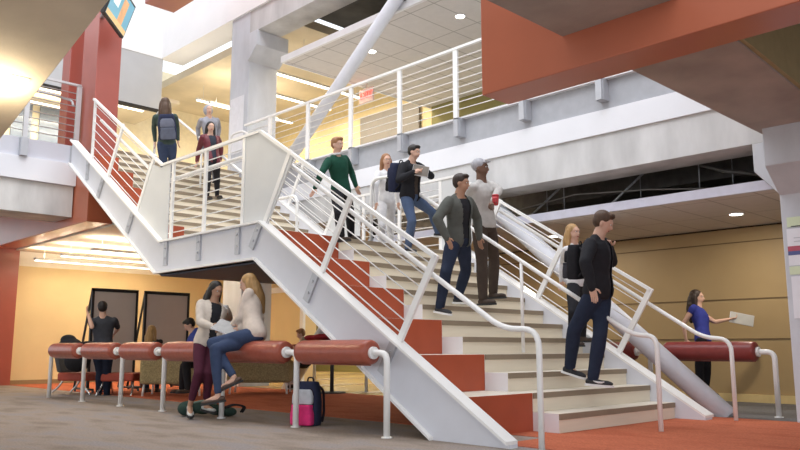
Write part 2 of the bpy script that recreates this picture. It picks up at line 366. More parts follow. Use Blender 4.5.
for x in (5.17, 8.74):
    nm = 'outer' if x < 6 else 'far'
    g_ = bm_new()                                                # grey infill panels where the flights turn
    prism(g_, [(8.10, 2.27), (8.10, 3.385), (7.74, 3.385), (7.06, 2.95), (7.56, 2.20), (7.62, 2.27)], x - .008, x + .008)
    obj('guard_panel', g_, grey_panel, st)
    g_ = bm_new()
    prism(g_, [(9.97, 2.27), (10.08, 2.27), (10.96, 2.81), (10.62, 3.50), (10.26, 3.37), (9.97, 3.37)], x - .008, x + .008)
    obj('guard_panel', g_, grey_panel, st)
    yend = 4.85 if x < 6 else 4.64
    g_ = bm_new()                                                # top rail, one continuous bar
    t = [(x, yend, 1.1 + SL * (yend - 4.0)), (x, 7.74, 3.40), (x, 10.22, 3.40), (x, 12.80, 3.40 + SL * 2.58)]
    for a, b in zip(t, t[1:]):
        d = Vector(b) - Vector(a); n = Vector((0, -d.z, d.y)).normalized() * .018
        prism(g_, [(a[1] + n.y, a[2] + n.z), (b[1] + n.y, b[2] + n.z), (b[1] - n.y, b[2] - n.z), (a[1] - n.y, a[2] - n.z)], x - .024, x + .024)
    obj('top_rail', g_, rail_steel, st)
    def bar(a, b, wd=.034, th=.015, name='guard_post', m=rail_steel, brk=True):
        g = bm_new(); a = Vector((x, *a)); b = Vector((x, *b)); d = (b - a).normalized(); n = Vector((0, -d.z, d.y)) * wd
        c = [a - n, a + n, b + n, b - n]
        prism(g, [(p.y, p.z) for p in c], x - th, x + th)
        o = obj(name, g, m, st)
        if brk:
            g = bm_new(); e = x - .075 if x < 6 else x + .075; q = a - d * .34; n2 = n * 1.5
            prism(g, [(p.y, p.z) for p in (a - n2, a + n2, q + n2, q - n2)], min(x, e), max(x, e))
            for t_ in (.1, .24):
                cc = a - d * t_; tube(g, [(e - .012 if x < 6 else e, cc.y, cc.z), (e if x < 6 else e + .012, cc.y, cc.z)], .016, 8)
            obj('bracket', g, mat('bracket_grey', (.48, .49, .52), .4, .05, metal=.3), o)
        return o
    for yb in (5.33, 6.52, 7.60):                                # leaning posts of the lower flight
        zb = SL * (yb - 4.0) + .03
        if x > 6: yb -= .21; zb = SL * (yb - 4.0) + .03
        bar((yb, zb), (yb + NY * .93, zb + NZ * .93))
    for yb in (8.08, 9.00, 9.88): bar((yb, 2.26), (yb, 3.39), .03)
    for yb in (10.95, 12.08):
        zb = 2.25 + SL * (yb - 10.05); bar((yb, zb), (yb + NY * .93, zb + NZ * .93))
    bar((12.74, 2.25 + SL * 2.69), (12.74, 3.4 + SL * 2.52), .03)
    for i in range(7):                                           # rods
        f = (i + .75) / 7.6
        g = bm_new(); o_ = .93 * f
        a = Vector((x, 5.33 + NY * o_, SL * 1.33 + .03 + NZ * o_)); b = Vector((x, 7.60 + NY * o_, SL * 3.60 + .03 + NZ * o_))
        if x > 6: a.y -= .21; a.z -= .13; b.y -= .21; b.z -= .13
        tube(g, [a, b], .0068, 6); obj('guard_rod', g, rail_steel, st)
        g = bm_new(); tube(g, [(x, 8.1, 2.27 + 1.1 * f), (x, 9.97, 2.27 + 1.1 * f)], .0068, 6); obj('guard_rod', g, rail_steel, st)
        g = bm_new(); a = Vector((x, 10.95 + NY * o_, 2.25 + SL * .9 + NZ * o_)); yb = 12.74
        tube(g, [a, (x, yb, a.z + SL * (yb - a.y))], .0068, 6); obj('guard_rod', g, rail_steel, st)
# handrails
def handrail(x, lower_pts, r, posts=()):
    g = bm_new(); tube(g, bend([(x, *p) for p in lower_pts], .16), r, 12); o = obj('handrail', g, rail_steel, st)
    for y, z0, z1 in posts:
        g = bm_new(); tube(g, [(x, y, z0), (x, y, z1)], .020, 8); obj('handrail_post', g, rail_steel, o)
hz = lambda y: SL * (y - 4.06) + .97
hu = lambda y: 3.17 + SL * (y - 10.3)
handrail(5.23, [(3.77, 0), (3.77, .955), (4.13, .955), (7.62, hz(7.62)), (10.3, 3.17), (12.6, hu(12.6))], .025)
handrail(7.19, [(3.78, 0), (3.78, .92), (4.03, .93), (7.55, hz(7.55)), (7.97, hz(7.55) + .02), (7.97, 2.2)], .024, [(5.40, .75, 1.78)])
handrail(7.19, [(9.7, 2.2), (9.7, 3.17), (10.3, 3.17), (14.2, hu(14.2)), (14.6, hu(14.2)), (14.6, 4.42)], .024, [(11.2, 2.7, hu(11.2)), (12.7, 3.6, hu(12.7))])
handrail(8.84, [(3.75, 0), (3.75, .90), (4.07, .92), (7.62, hz(7.62)), (10.3, 3.17), (13.9, hu(13.9)), (14.4, hu(13.9)), (14.4, 4.42)], .024)

# round steel struts (V braces)
def strut(a, b, r, label):
    bm = bm_new(); tube(bm, [a, b], r, 24); d = (Vector(b) - Vector(a)).normalized()
    return single('steel_strut', bm, mat('strut_white', (.68, .69, .74), .4, .03), label, 'strut', a)
strut((9.3, 4.02, -.02), (9.3, 7.66, 3.10), .125, 'thick white round steel strut leaning beside the right edge of the staircase')
strut((9.3, 12.75, -.02), (9.3, 9.65, 3.10), .125, 'thick grey round steel strut rising under the staircase behind the tan seats')
strut((9.2, 12.97, 4.42), (9.2, 8.73, 7.66), .122, 'long white round steel strut crossing behind the upper wire railing')

# upper bridge railing
br = thing('bridge_railing', 'long white wire railing along the upper walkway above the stairs', 'railing', (8.95, 8, DECK))
bm = bm_new(); box(bm, 8.92, 8.98, 1, 14.0, 5.53, 5.57); obj('top_rail', bm, rail_steel, br)
ys = [1.5 + 1.285 * k for k in range(10)]
for y in ys:
    bm = bm_new(); box(bm, 8.93, 8.97, y - .045, y + .045, 4.38, 5.54); o = obj('post', bm, rail_steel, br)
    bm = bm_new(); box(bm, 8.96, 9.15, y - .06, y + .06, 4.10, 4.40); box(bm, 8.93, 8.97, y - .045, y + .045, 4.1, 4.4); obj('bracket', bm, MATS['bracket_grey'], o)
for i in range(8):
    bm = bm_new(); tube(bm, [(8.95, 1, 4.53 + i * .122), (8.95, 14.0, 4.53 + i * .122)], .007, 6); obj('wire_rod', bm, rail_steel, br)
# left bridge railing
bl = thing('bridge_railing', 'short steel railing on the left walkway beside the red column', 'railing', (4, 13.9, DECK))
bm = bm_new(); box(bm, -6, 5.36, 13.87, 13.92, 5.52, 5.56); obj('top_rail', bm, silver, bl)
bm = bm_new(); tube(bm, bend([(-6, 13.99, 5.3), (4.9, 13.99, 5.3), (5.25, 13.99, 5.26), (5.25, 13.92, 5.15)], .05), .022, 8); obj('handrail', bm, silver, bl)
for x in (5.33, 4.45, 3.2, 1.9):
    bm = bm_new(); box(bm, x - .04, x + .04, 13.87, 13.92, 4.38, 5.53); o = obj('post', bm, silver, bl)
    bm = bm_new(); box(bm, x - .06, x + .06, 13.86, 13.99, 4.08, 4.40); obj('bracket', bm, MATS['bracket_grey'], o)
for i in range(8):
    bm = bm_new(); tube(bm, [(-6, 13.9, 4.53 + i * .122), (5.36, 13.9, 4.53 + i * .122)], .009, 6); obj('wire_rod', bm, silver, bl)
# blue-grey windows in the upper back wall
for i, (a, b) in enumerate(((6.35, 6.85), (7.05, 7.62))):
    bm = bm_new(); box(bm, a, b, 20.93, 21.0, 6.0, 7.25 - .1)
    struct('window_%d' % (i + 1), bm, glass_blue)
# dark door panel on the upper floor
bm = bm_new(); box(bm, 13.9, 13.97, 13.6, 15.9, DECK, 7.15); struct('door_1', bm, mat('door_grey', (.22, .20, .18), .5), .01)

# ================================================================== BOLSTER BENCHES
def bolster(x, y0, y1, lea, label, group, extra=False, white=rail_steel, z=.76, pr=.031):
    t = thing('bolster_bench', label, 'bench', (x, (y0 + y1) / 2, 0), group)
    a = y0 + .20; b = y1 - .06; n = 28; r = .118
    bm = bm_new(); prof = [(a, .03), (a, .09), (a + .012, .112), (a + .04, r)]
    prof += [(a + (b - a) * (.08 + .84 * k / 6), r + .002 * (k % 2)) for k in range(7)]
    prof += [(b - .04, r), (b - .012, .112), (b, .09), (b, .03)]
    rings = []
    for yy, rr in prof: rings.append([bm.verts.new((x + rr * math.cos(2 * math.pi * i / n), yy, z + rr * math.sin(2 * math.pi * i / n))) for i in range(n)])
    for p, q in zip(rings, rings[1:]):
        for i in range(n):
            f = bm.faces.new((p[i], q[i], q[(i + 1) % n], p[(i + 1) % n])); f.smooth = True
    bm.faces.new(rings[0]); bm.faces.new(rings[-1][::-1])
    bmesh.ops.recalc_face_normals(bm, faces=bm.faces)
    c = obj('cushion', bm, lea, t)
    bm = bm_new(); box(bm, x - .004, x + .004, a + .02, b - .02, z - r - .006, z - r + .004); obj('seam', bm, lea, c)
    bm = bm_new(); tube(bm, bend([(x, y0, 0), (x, y0, z - .005), (x, a + .1, z - .005)], .09), pr, 12); obj('leg', bm, white, t)
    bm = bm_new(); tube(bm, [(x, y0, 0), (x, y0, .012)], .050, 14); obj('foot_plate', bm, white, t)
    bm = bm_new(); tube(bm, [(x, a - .03, z - .005), (x, a + .005, z - .005)], .058, 16); obj('collar', bm, white, t)
    if extra:
        bm = bm_new(); tube(bm, bend([(x, y1 + .06, 0), (x, y1 + .06, z - .005), (x, b - .1, z - .005)], .09), pr, 12); obj('leg', bm, white, t)
    return t
BX = 4.93
ny = [5.24, 6.60, 8.02, 9.43, 10.65, 11.95]
side = ['nearest of the row, beside the striped pink backpack', 'seated on by the blonde woman', 'behind the two talking women',
        'just left of the woman in maroon trousers', 'in front of the man in grey T-shirt', 'leftmost, in front of the jacket-covered chair']
for i, y in enumerate(ny):
    y1 = ny[i + 1] - .02 if i < 5 else 13.22
    bolster(BX, y, y1, leather, 'red leather bolster bench, ' + side[i], 'left row of bolster benches', extra=(i == 5))
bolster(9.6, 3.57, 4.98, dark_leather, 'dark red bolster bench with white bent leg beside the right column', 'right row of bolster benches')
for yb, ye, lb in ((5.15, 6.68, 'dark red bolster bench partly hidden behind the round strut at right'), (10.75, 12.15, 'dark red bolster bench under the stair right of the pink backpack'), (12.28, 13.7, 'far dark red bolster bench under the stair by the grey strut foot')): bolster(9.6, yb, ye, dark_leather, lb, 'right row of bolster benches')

# ================================================================== LAMPS AND FIXTURES
def strip(x0, x1, y, z, label, group, power=25, wdt=.10, hang=.30, up=0):
    t = thing('strip_light', label, 'ceiling light', ((x0 + x1) / 2, y, z), group)
    bm = bm_new(); box(bm, x0, x1, y - wdt / 2 - .01, y + wdt / 2 + .01, z, z + .05); obj('housing', bm, silver, t)
    bm = bm_new(); box(bm, x0 + .02, x1 - .02, y - wdt / 2, y + wdt / 2, z - .02, z); obj('diffuser', bm, strip_on, t)
    bm = bm_new(); 
    for xx in (x0 + .2, x1 - .2): tube(bm, [(xx, y, z + .05), (xx, y, z + hang)], .006, 5)
    obj('hanger', bm, silver, t)
    if power:
        if up: u_ = area('strip_uplight', (0, 0, 0), (math.pi, 0, 0), x1 - x0, wdt, up, WARM); u_.parent = t; u_.location = (0, 0, .07)
        l = area('strip_lamp', ((x0 + x1) / 2, y, z - .04), (0, 0, 0), x1 - x0, wdt, power, WARM); l.parent = t; l.location = (0, 0, -.04)
    return t
for i, (y, x0, x1) in enumerate(((15.0, 6.2, 8.6), (16.3, 6.1, 8.9), (17.5, 6.0, 9.0))):
    strip(x0, x1, y, 2.68, 'glowing linear ceiling light over the whiteboards, %s' % ['nearest to the stair', 'middle of three', 'closest to the yellow wall'][i], 'ground floor strip lights', 13, up=30)
for x, y in ((13, 13), (15, 16), (16, 20), (11, 9.9)): area('concourse_lamp', (x, y, 2.95), (0, 0, 0), 2, .3, 70, WARM)
for i, y in enumerate((13.9, 15.2, 16.6, 18.4)):
    strip(10.2, 13.4, y, 7.45, '%s upper linear light right of the tall concrete column' % ['nearest', 'second nearest', 'third nearest', 'farthest'][i], 'upper floor strip lights', 60, hang=.46)
for i, (y, x) in enumerate(((19.0, 6.0), (20.2, 5.4))): strip(x, x + 3.0, y, 7.0, 'linear light behind the red column on upper floor, %s row' % ['front', 'rear'][i], 'upper left strip lights', 50, hang=.2, up=15)
strip(9.9, 12.0, 17.2, 7.0, 'linear light above the red-jacketed woman on upper floor', 'upper left strip lights', 50, hang=.2, up=15)
def downlight(x, y, z, label, group, power=14, col=(1, .93, .8)):
    t = thing('recessed_downlight', label, 'ceiling light', (x, y, z), group)
    bm = bm_new(); tube(bm, [(x, y, z - .012), (x, y, z + .003)], .105, 24); obj('trim_ring', bm, white_steel, t)
    bm = bm_new(); tube(bm, [(x, y, z - .016), (x, y, z - .011)], .085, 24); obj('lens', bm, lamp_on, t)
    l = area('lamp', (x, y, z), (0, 0, 0), .15, .15, power, col); l.parent = t; l.location = (0, 0, -.03)
downlight(10.75, 4.37, 2.64, 'round recessed downlight glowing in the low ceiling near the right column', 'low ceiling downlights', 22)
downlight(10.75, 7.4, 2.64, 'round recessed downlight in the low ceiling behind the black-jacketed man', 'low ceiling downlights', 22)
0 and downlight(10.75, 1.4, 2.64, 'round recessed downlight in the low ceiling hidden by the right column', 'low ceiling downlights', 22)
downlight(10.33, 11.46, 6.9, 'round recessed downlight glowing above the exit sign', 'upper ceiling downlights', 22)
downlight(10.34, 9.03, 6.9, 'round recessed downlight glowing next to the red beam end', 'upper ceiling downlights', 22)
0 and downlight(12.4, 6.4, 6.9, 'round recessed downlight in the upper ceiling hidden behind the red beam', 'upper ceiling downlights', 22)
# light set in the sloping soffit
sp = lambda x, y, dz=0: (x, y, 3.9 + s * (12.3 - y) + dz)
t = thing('recessed_wall_light', 'rectangular warm light set into the sloping concrete soffit', 'light', sp(2.9, 10.8))
bm = bm_new(); pts = [(10.60, .0), (11.0, 0)]
prism(bm, [(10.60, sp(0, 10.60)[2] - .006), (10.98, sp(0, 10.98)[2] - .006), (10.98, sp(0, 10.98)[2] + .02), (10.60, sp(0, 10.60)[2] + .02)], 1.9, 3.42); obj('frame', bm, mat('frame_grey', (.45, .42, .38), .5), t)
bm = bm_new()
prism(bm, [(10.66, sp(0, 10.66)[2] - .012), (10.93, sp(0, 10.93)[2] - .012), (10.93, sp(0, 10.93)[2]), (10.66, sp(0, 10.66)[2])], 1.95, 3.27); obj('diffuser', bm, strip_on, t)
for lx in (-.6, 0, .3):
    pl_ = bpy.data.lights.new('glow', 'POINT'); pl_.energy = 26; pl_.color = (1, .86, .6); pl_.shadow_soft_size = .05
    o = bpy.data.objects.new('glow', pl_); COL.objects.link(o); o.parent = t; o.location = (lx, 0, -.22)
# exit sign
t = thing('exit_sign', 'red glowing exit sign under the upper ceiling', 'sign', (11.6, 13.0, 6.88))
bm = bm_new(); box(bm, 11.58, 11.62, 12.80, 13.28, 6.45, 6.78); tube(bm, [(11.6, 13.04, 6.78), (11.6, 13.04, 6.9)], .012, 6)
obj('sign_plate', bm, mat('exit_face', (.75, .55, .5), .5), t)
cu = bpy.data.curves.new('exit_text', 'FONT'); cu.body = 'EXIT'; cu.size = .21; cu.extrude = .004; cu.align_x = 'CENTER'; cu.align_y = 'CENTER'
o = bpy.data.objects.new('letters', cu); COL.objects.link(o); dg = bpy.context.evaluated_depsgraph_get()
me = bpy.data.meshes.new_from_object(o.evaluated_get(dg)); bpy.data.objects.remove(o)
me.materials.append(mat('exit_red', (.9, .05, .04), .5, 0, emit=(1, .04, .03), estr=3))
o = bpy.data.objects.new('letters', me); COL.objects.link(o); o.parent = t; o.location = (-.035, .04, -.27); o.rotation_euler = (math.pi / 2, 0, -math.pi / 2)

# television by the red column
BL, BR, TR = Vector((4.99, 12.19, 6.3)), Vector((5.71, 13.03, 6.3)), Vector((5.86, 12.90, 6.916))
TL = BL + TR - BR; e1 = (BR - BL).normalized(); e2 = (TL - BL).normalized(); en = e1.cross(e2).normalized()
if en.dot(EYE - BL) < 0: en = -en
t = thing('television', 'tilted black-framed television with a blue and orange screen on the red column', 'television', tuple(BL))
def slab(name, m, u0, u1, v0, v1, n0, n1, par, bev=0):
    bm = bm_new(); fs = box(bm, 0, 1, 0, 1, 0, 1)
    for v in bm.verts:
        c = v.co.copy(); v.co = BL + e1 * (u0 + (u1 - u0) * c.x) + e2 * (v0 + (v1 - v0) * c.y) + en * (n0 + (n1 - n0) * c.z)
    bmesh.ops.recalc_face_normals(bm, faces=bm.faces); return obj(name, bm, m, par, bev)
W_, H_ = (BR - BL).length, (TL - BL).length
slab('casing', black, 0, W_, 0, H_, -.07, 0, t, .01)
sc = slab('screen', mat('screen_blue', (.10, .30, .42), .3, .1, 3, emit=(.16, .42, .55), estr=.55), .04, W_ - .04, .04, H_ - .04, 0, .004, t)
slab('screen_band', mat('screen_sand', (.6, .42, .18), .3, .1, emit=(.75, .52, .25), estr=.55), .04, W_ - .04, .04, .13, .004, .006, sc)
slab('screen_figure', mat('screen_orange', (.6, .3, .12), .3, .3, 6, emit=(.70, .42, .22), estr=.5), .55, .80, .13, H_ - .1, .004, .006, sc)
slab('screen_text', mat('screen_white', (.7, .75, .75), .3, .4, 20, emit=(.6, .75, .78), estr=.6), .16, .42, .30, H_ - .12, .004, .006, sc)
slab('mount', galv, .3, .6, .15, .4, -.25, -.07, t)
bm = bm_new(); tube(bm, [BL + e1 * .45 + e2 * .3 - en * .2, (5.45, 13.38, 6.75)], .04, 8); obj('arm', bm, galv, t)

# notices on the right column
def sheet(y0, y1, z0, z1, m, label, extra=None, x=9.088):
    t = thing('notice', label, 'notice', (x, (y0 + y1) / 2, z0), 'notices on the right column')
    bm = bm_new(); box(bm, x - .006, x, y0, y1, z0, z1); p = obj('sheet', bm, m, t)
    for (a, b, c, d, mm) in (extra or []):
        bm = bm_new(); box(bm, x - .008, x - .006, a, b, c, d); obj('printed_band', bm, mm, p)
paper = mat('paper', (.80, .80, .84), .8, .02); pgreen = mat('paper_green', (.66, .74, .52), .8, .03)
pred = mat('print_red', (.45, .10, .14), .7); pnavy = mat('print_navy', (.10, .12, .28), .7); pink_grey = mat('print_grey', (.55, .56, .60), .8)
sheet(2.55, 3.14, 2.13, 2.24, pgreen, 'narrow pale green notice at the top of the column sheets', [(2.6, 3.1, 2.13, 2.14, darkgrey)])
sheet(2.55, 3.15, 1.70, 2.11, paper, 'white notice with a red and navy band below the green strip', [(2.55, 3.15, 1.86, 1.915, pred), (2.55, 3.15, 1.815, 1.86, pnavy), (2.7, 3.08, 1.96, 1.97, pink_grey), (2.7, 3.08, 2.0, 2.01, pink_grey)])
sheet(2.55, 3.15, 1.60, 1.69, pgreen, 'thin pale green notice strip above the plain white sheet')
sheet(2.5, 3.14, 1.12, 1.58, paper, 'plain white printed notice lowest on the right column', [(2.6, 3.05, 1.25 + .05 * k, 1.256 + .05 * k, pink_grey) for k in range(6)])
sheet(14.30, 14.85, 5.05, 6.35, mat('pale_poster', (.74, .74, .77), .7, .05), 'tall pale poster on the side of the upper column', None)

# whiteboards on black frames
def whiteboard(x0, x1, y, label):
    t = thing('rolling_board', label, 'whiteboard', ((x0 + x1) / 2, y, 0), 'rolling boards by the yellow wall')
    bm = bm_new(); box(bm, x0 + .04, x1 - .04, y - .012, y + .012, .28, 1.86); obj('board', bm, mat('board_taupe', (.52, .46, .42), .55, .04, 2), t)
    bm = bm_new()
    for a in ((x0, x1, 1.84, 1.90), (x0, x1, .22, .28)): box(bm, a[0], a[1], y - .025, y + .025, a[2], a[3])
    for a in ((x0, x0 + .045), (x1 - .045, x1)): box(bm, a[0], a[1], y - .025, y + .025, .05, 1.9)
    obj('frame', bm, black, t)
    for xx in (x0 + .02, x1 - .02):
        bm = bm_new(); tube(bm, [(xx, y + .02, 1.86), (xx - .02, y + .55, .05)], .022, 6); tube(bm, [(xx, y - .25, .06), (xx, y + .55, .06)], .02, 6); obj('leg', bm, black, t)
        for yy in (y - .24, y + .54):
            bm = bm_new(); tube(bm, [(xx - .012, yy, .03), (xx + .012, yy, .03)], .03, 10); obj('caster', bm, darkgrey, t)
    bm = bm_new(); box(bm, x0 + .3, x1 - .3, y - .09, y - .02, .30, .32); obj('tray', bm, black, t)
whiteboard(5.96, 6.86, 14.3, 'black-framed board the man in grey T-shirt is touching')
whiteboard(7.02, 7.98, 14.35, 'black-framed board behind the seated blonde woman, right one of the two')

# ================================================================== CHAIRS, TABLE
def armchair(cx, cy, yaw, m, label, w_=.78, dpt=.72, legs=rail_steel, back=.72):
    t = thing('armchair', label, 'armchair', (0, 0, 0)); Rm = Matrix.Rotation(yaw, 4, 'Z'); made = []
    def part(name, a, m_, bev=.03, par=None):
        bm = bm_new(); box(bm, *a); made.append(obj(name, bm, m_, par or t, bev)); return made[-1]
    part('seat', (-w_ / 2 + .1, w_ / 2 - .1, -dpt / 2, dpt / 2 - .12, .22, .42), m, .04)
    part('backrest', (-w_ / 2, w_ / 2, dpt / 2 - .16, dpt / 2, .20, back), m, .05)
    for sgn in (-1, 1): part('armrest', (min(sgn * w_ / 2, sgn * (w_ / 2 - .11)), max(sgn * w_ / 2, sgn * (w_ / 2 - .11)), -dpt / 2, dpt / 2 - .1, .2, .58), m, .04)
    for sx in (-1, 1):
        for sy in (-1, 1):
            bm = bm_new(); tube(bm, [(sx * (w_ / 2 - .07), sy * (dpt / 2 - .08), .22), (sx * (w_ / 2 - .05), sy * (dpt / 2 - .06), 0)], .018, 8); obj('leg', bm, legs, t)
    t.location = (cx, cy, 0); t.rotation_euler = (0, 0, yaw)
    return t
tan_fab = mat('tan_weave', (.36, .29, .15), .9, .35, 60, .3)
armchair(6.72, 12.42, R(138), tan_fab, 'tan woven armchair with the blonde woman sitting in it', 1.05)
armchair(8.1, 11.9, R(138), tan_fab, 'tan woven armchair under the staircase behind the seated blonde woman', 1.1)
def lounge(cx, cy, yaw, label, shell=True):
    t = thing('lounge_chair', label, 'chair', (0, 0, 0))
    bm = bm_new(); box(bm, -.28, .28, -.28, .28, .24, .38); obj('seat', bm, mat('seat_red', (.36, .06, .035), .6), t, .03)
    if shell:
        bm = bm_new(); prism(bm, [(.22, .38), (.32, .38), (.42, .74), (.36, .75)], -.24, .24); obj('backrest', bm, darkgrey, t, .03)
    for sx in (-1, 1):
        for sy in (-1, 1):
            bm = bm_new(); tube(bm, bend([(sx * .25, sy * .18, .25), (sx * .27, sy * .24, .14), (sx * .29, sy * .36, .04), (sx * .29, sy * .38, 0)], .06), .017, 8); obj('leg', bm, mat('chrome', (.6, .6, .6), .2, .02, metal=.9), t)
    t.location = (cx, cy, 0); t.rotation_euler = (0, 0, yaw); return t
lounge(5.66, 13.82, R(35), 'red seated lounge chair with dark back, black jacket draped on it')
lounge(6.1, 13.15, R(-44), 'red cushioned stool beside the man in grey T-shirt', False)
t = thing('table', 'low black table in front of the boy with a red jacket', 'table', (9.0, 11.0, 0))
bm = bm_new(); box(bm, 8.6, 9.4, 10.6, 11.4, .90, .93); obj('tabletop', bm, black, t, .01)
bm = bm_new(); tube(bm, [(9.0, 11.0, 0), (9.0, 11.0, .9)], .035, 10); tube(bm, [(9.0, 11.0, 0), (9.0, 11.0, .03)], .25, 20); obj('pedestal', bm, darkgrey, t)

# ================================================================== PEOPLE
def remesh(bm, voxel, smooth=3):
    me = bpy.data.meshes.new('tmp'); bm.to_mesh(me); bm.free()
    o = bpy.data.objects.new('tmp', me); COL.objects.link(o)
    r = o.modifiers.new('r', 'REMESH'); r.mode = 'VOXEL'; r.voxel_size = voxel; r.use_smooth_shade = True
    if smooth:
        q = o.modifiers.new('s', 'SMOOTH'); q.factor = .5; q.iterations = smooth
    dg = bpy.context.evaluated_depsgraph_get(); dg.update()
    me2 = bpy.data.meshes.new_from_object(o.evaluated_get(dg)); bpy.data.objects.remove(o); bpy.data.meshes.remove(me)
    b = bmesh.new(); b.from_mesh(me2); bpy.data.meshes.remove(me2)
    for f in b.faces: f.smooth = True; f.material_index = 0
    return b
def limb(bm, a, b, ra, rb, n=14):
    a, b = Vector(a), Vector(b); d = (b - a).normalized()
    pts = [a - d * ra * .95, a - d * ra * .6, a]; rs = [ra * .35, ra * .82, ra]
    for k in (1, 2, 3):
        t = k / 4; bulge = 1 + .10 * math.sin(math.pi * min(1, t * 1.4)); pts.append(a.lerp(b, t)); rs.append((ra + (rb - ra) * t) * bulge)
    pts += [b, b + d * rb * .6, b + d * rb * .95]; rs += [rb, rb * .82, rb * .35]
    tube(bm, pts, rs, n)
def loft(bm, st_, n=20):
    rings = []
    for c, X, Y, rx, ry in st_:
        rings.append([bm.verts.new(c + X * (rx * math.cos(2 * math.pi * i / n)) + Y * (ry * math.sin(2 * math.pi * i / n))) for i in range(n)])
    for p, q in zip(rings, rings[1:]):
        for i in range(n): bm.faces.new((p[i], p[(i + 1) % n], q[(i + 1) % n], q[i]))
    bm.faces.new(rings[0][::-1]); bm.faces.new(rings[-1])
def dirv(yaw):                                                   # 0 = towards the camera, 90 = to the right of the photo
    a = R(yaw); return (-FH * math.cos(a) + RT * math.sin(a)).normalized()
def reach(a, spec, L):
    """point at distance L from a, seen at pixel (x, y); third value + = farther away, - = nearer"""
    if len(spec) == 4: return at(*spec[:2], spec[2])
    x, y, sg = spec; d = ray(x, y).normalized(); o = EYE - a; b = o.dot(d); c = o.dot(o) - L * L; q = b * b - c
    if q <= 0:
        p = EYE + d * (-b); return a + (p - a).normalized() * L
    tt = -b + math.copysign(math.sqrt(q), sg if sg else 1)
    return EYE + d * tt
SKIN = {'light': mat('skin_light', (.62, .38, .28), .5, .05, 12), 'tan': mat('skin_tan', (.42, .235, .15), .5, .05, 12), 'dark': mat('skin_dark', (.16, .085, .055), .5, .05, 12)}
eye_w = mat('eye_white', (.75, .75, .73), .3); eye_d = mat('eye_dark', (.03, .02, .015), .2); lip = mat('lips', (.40, .13, .11), .5)
HAIR = {'black': (.018, .014, .012), 'brown': (.075, .04, .022), 'darkbrown': (.035, .02, .014), 'blonde': (.42, .25, .10), 'ginger': (.30, .14, .06), 'grey': (.35, .35, .38)}
def cloth(name, c, var=.10): return mat('cloth_' + name, c, .85, var, 14, .35, spec=.15, bscale=30)

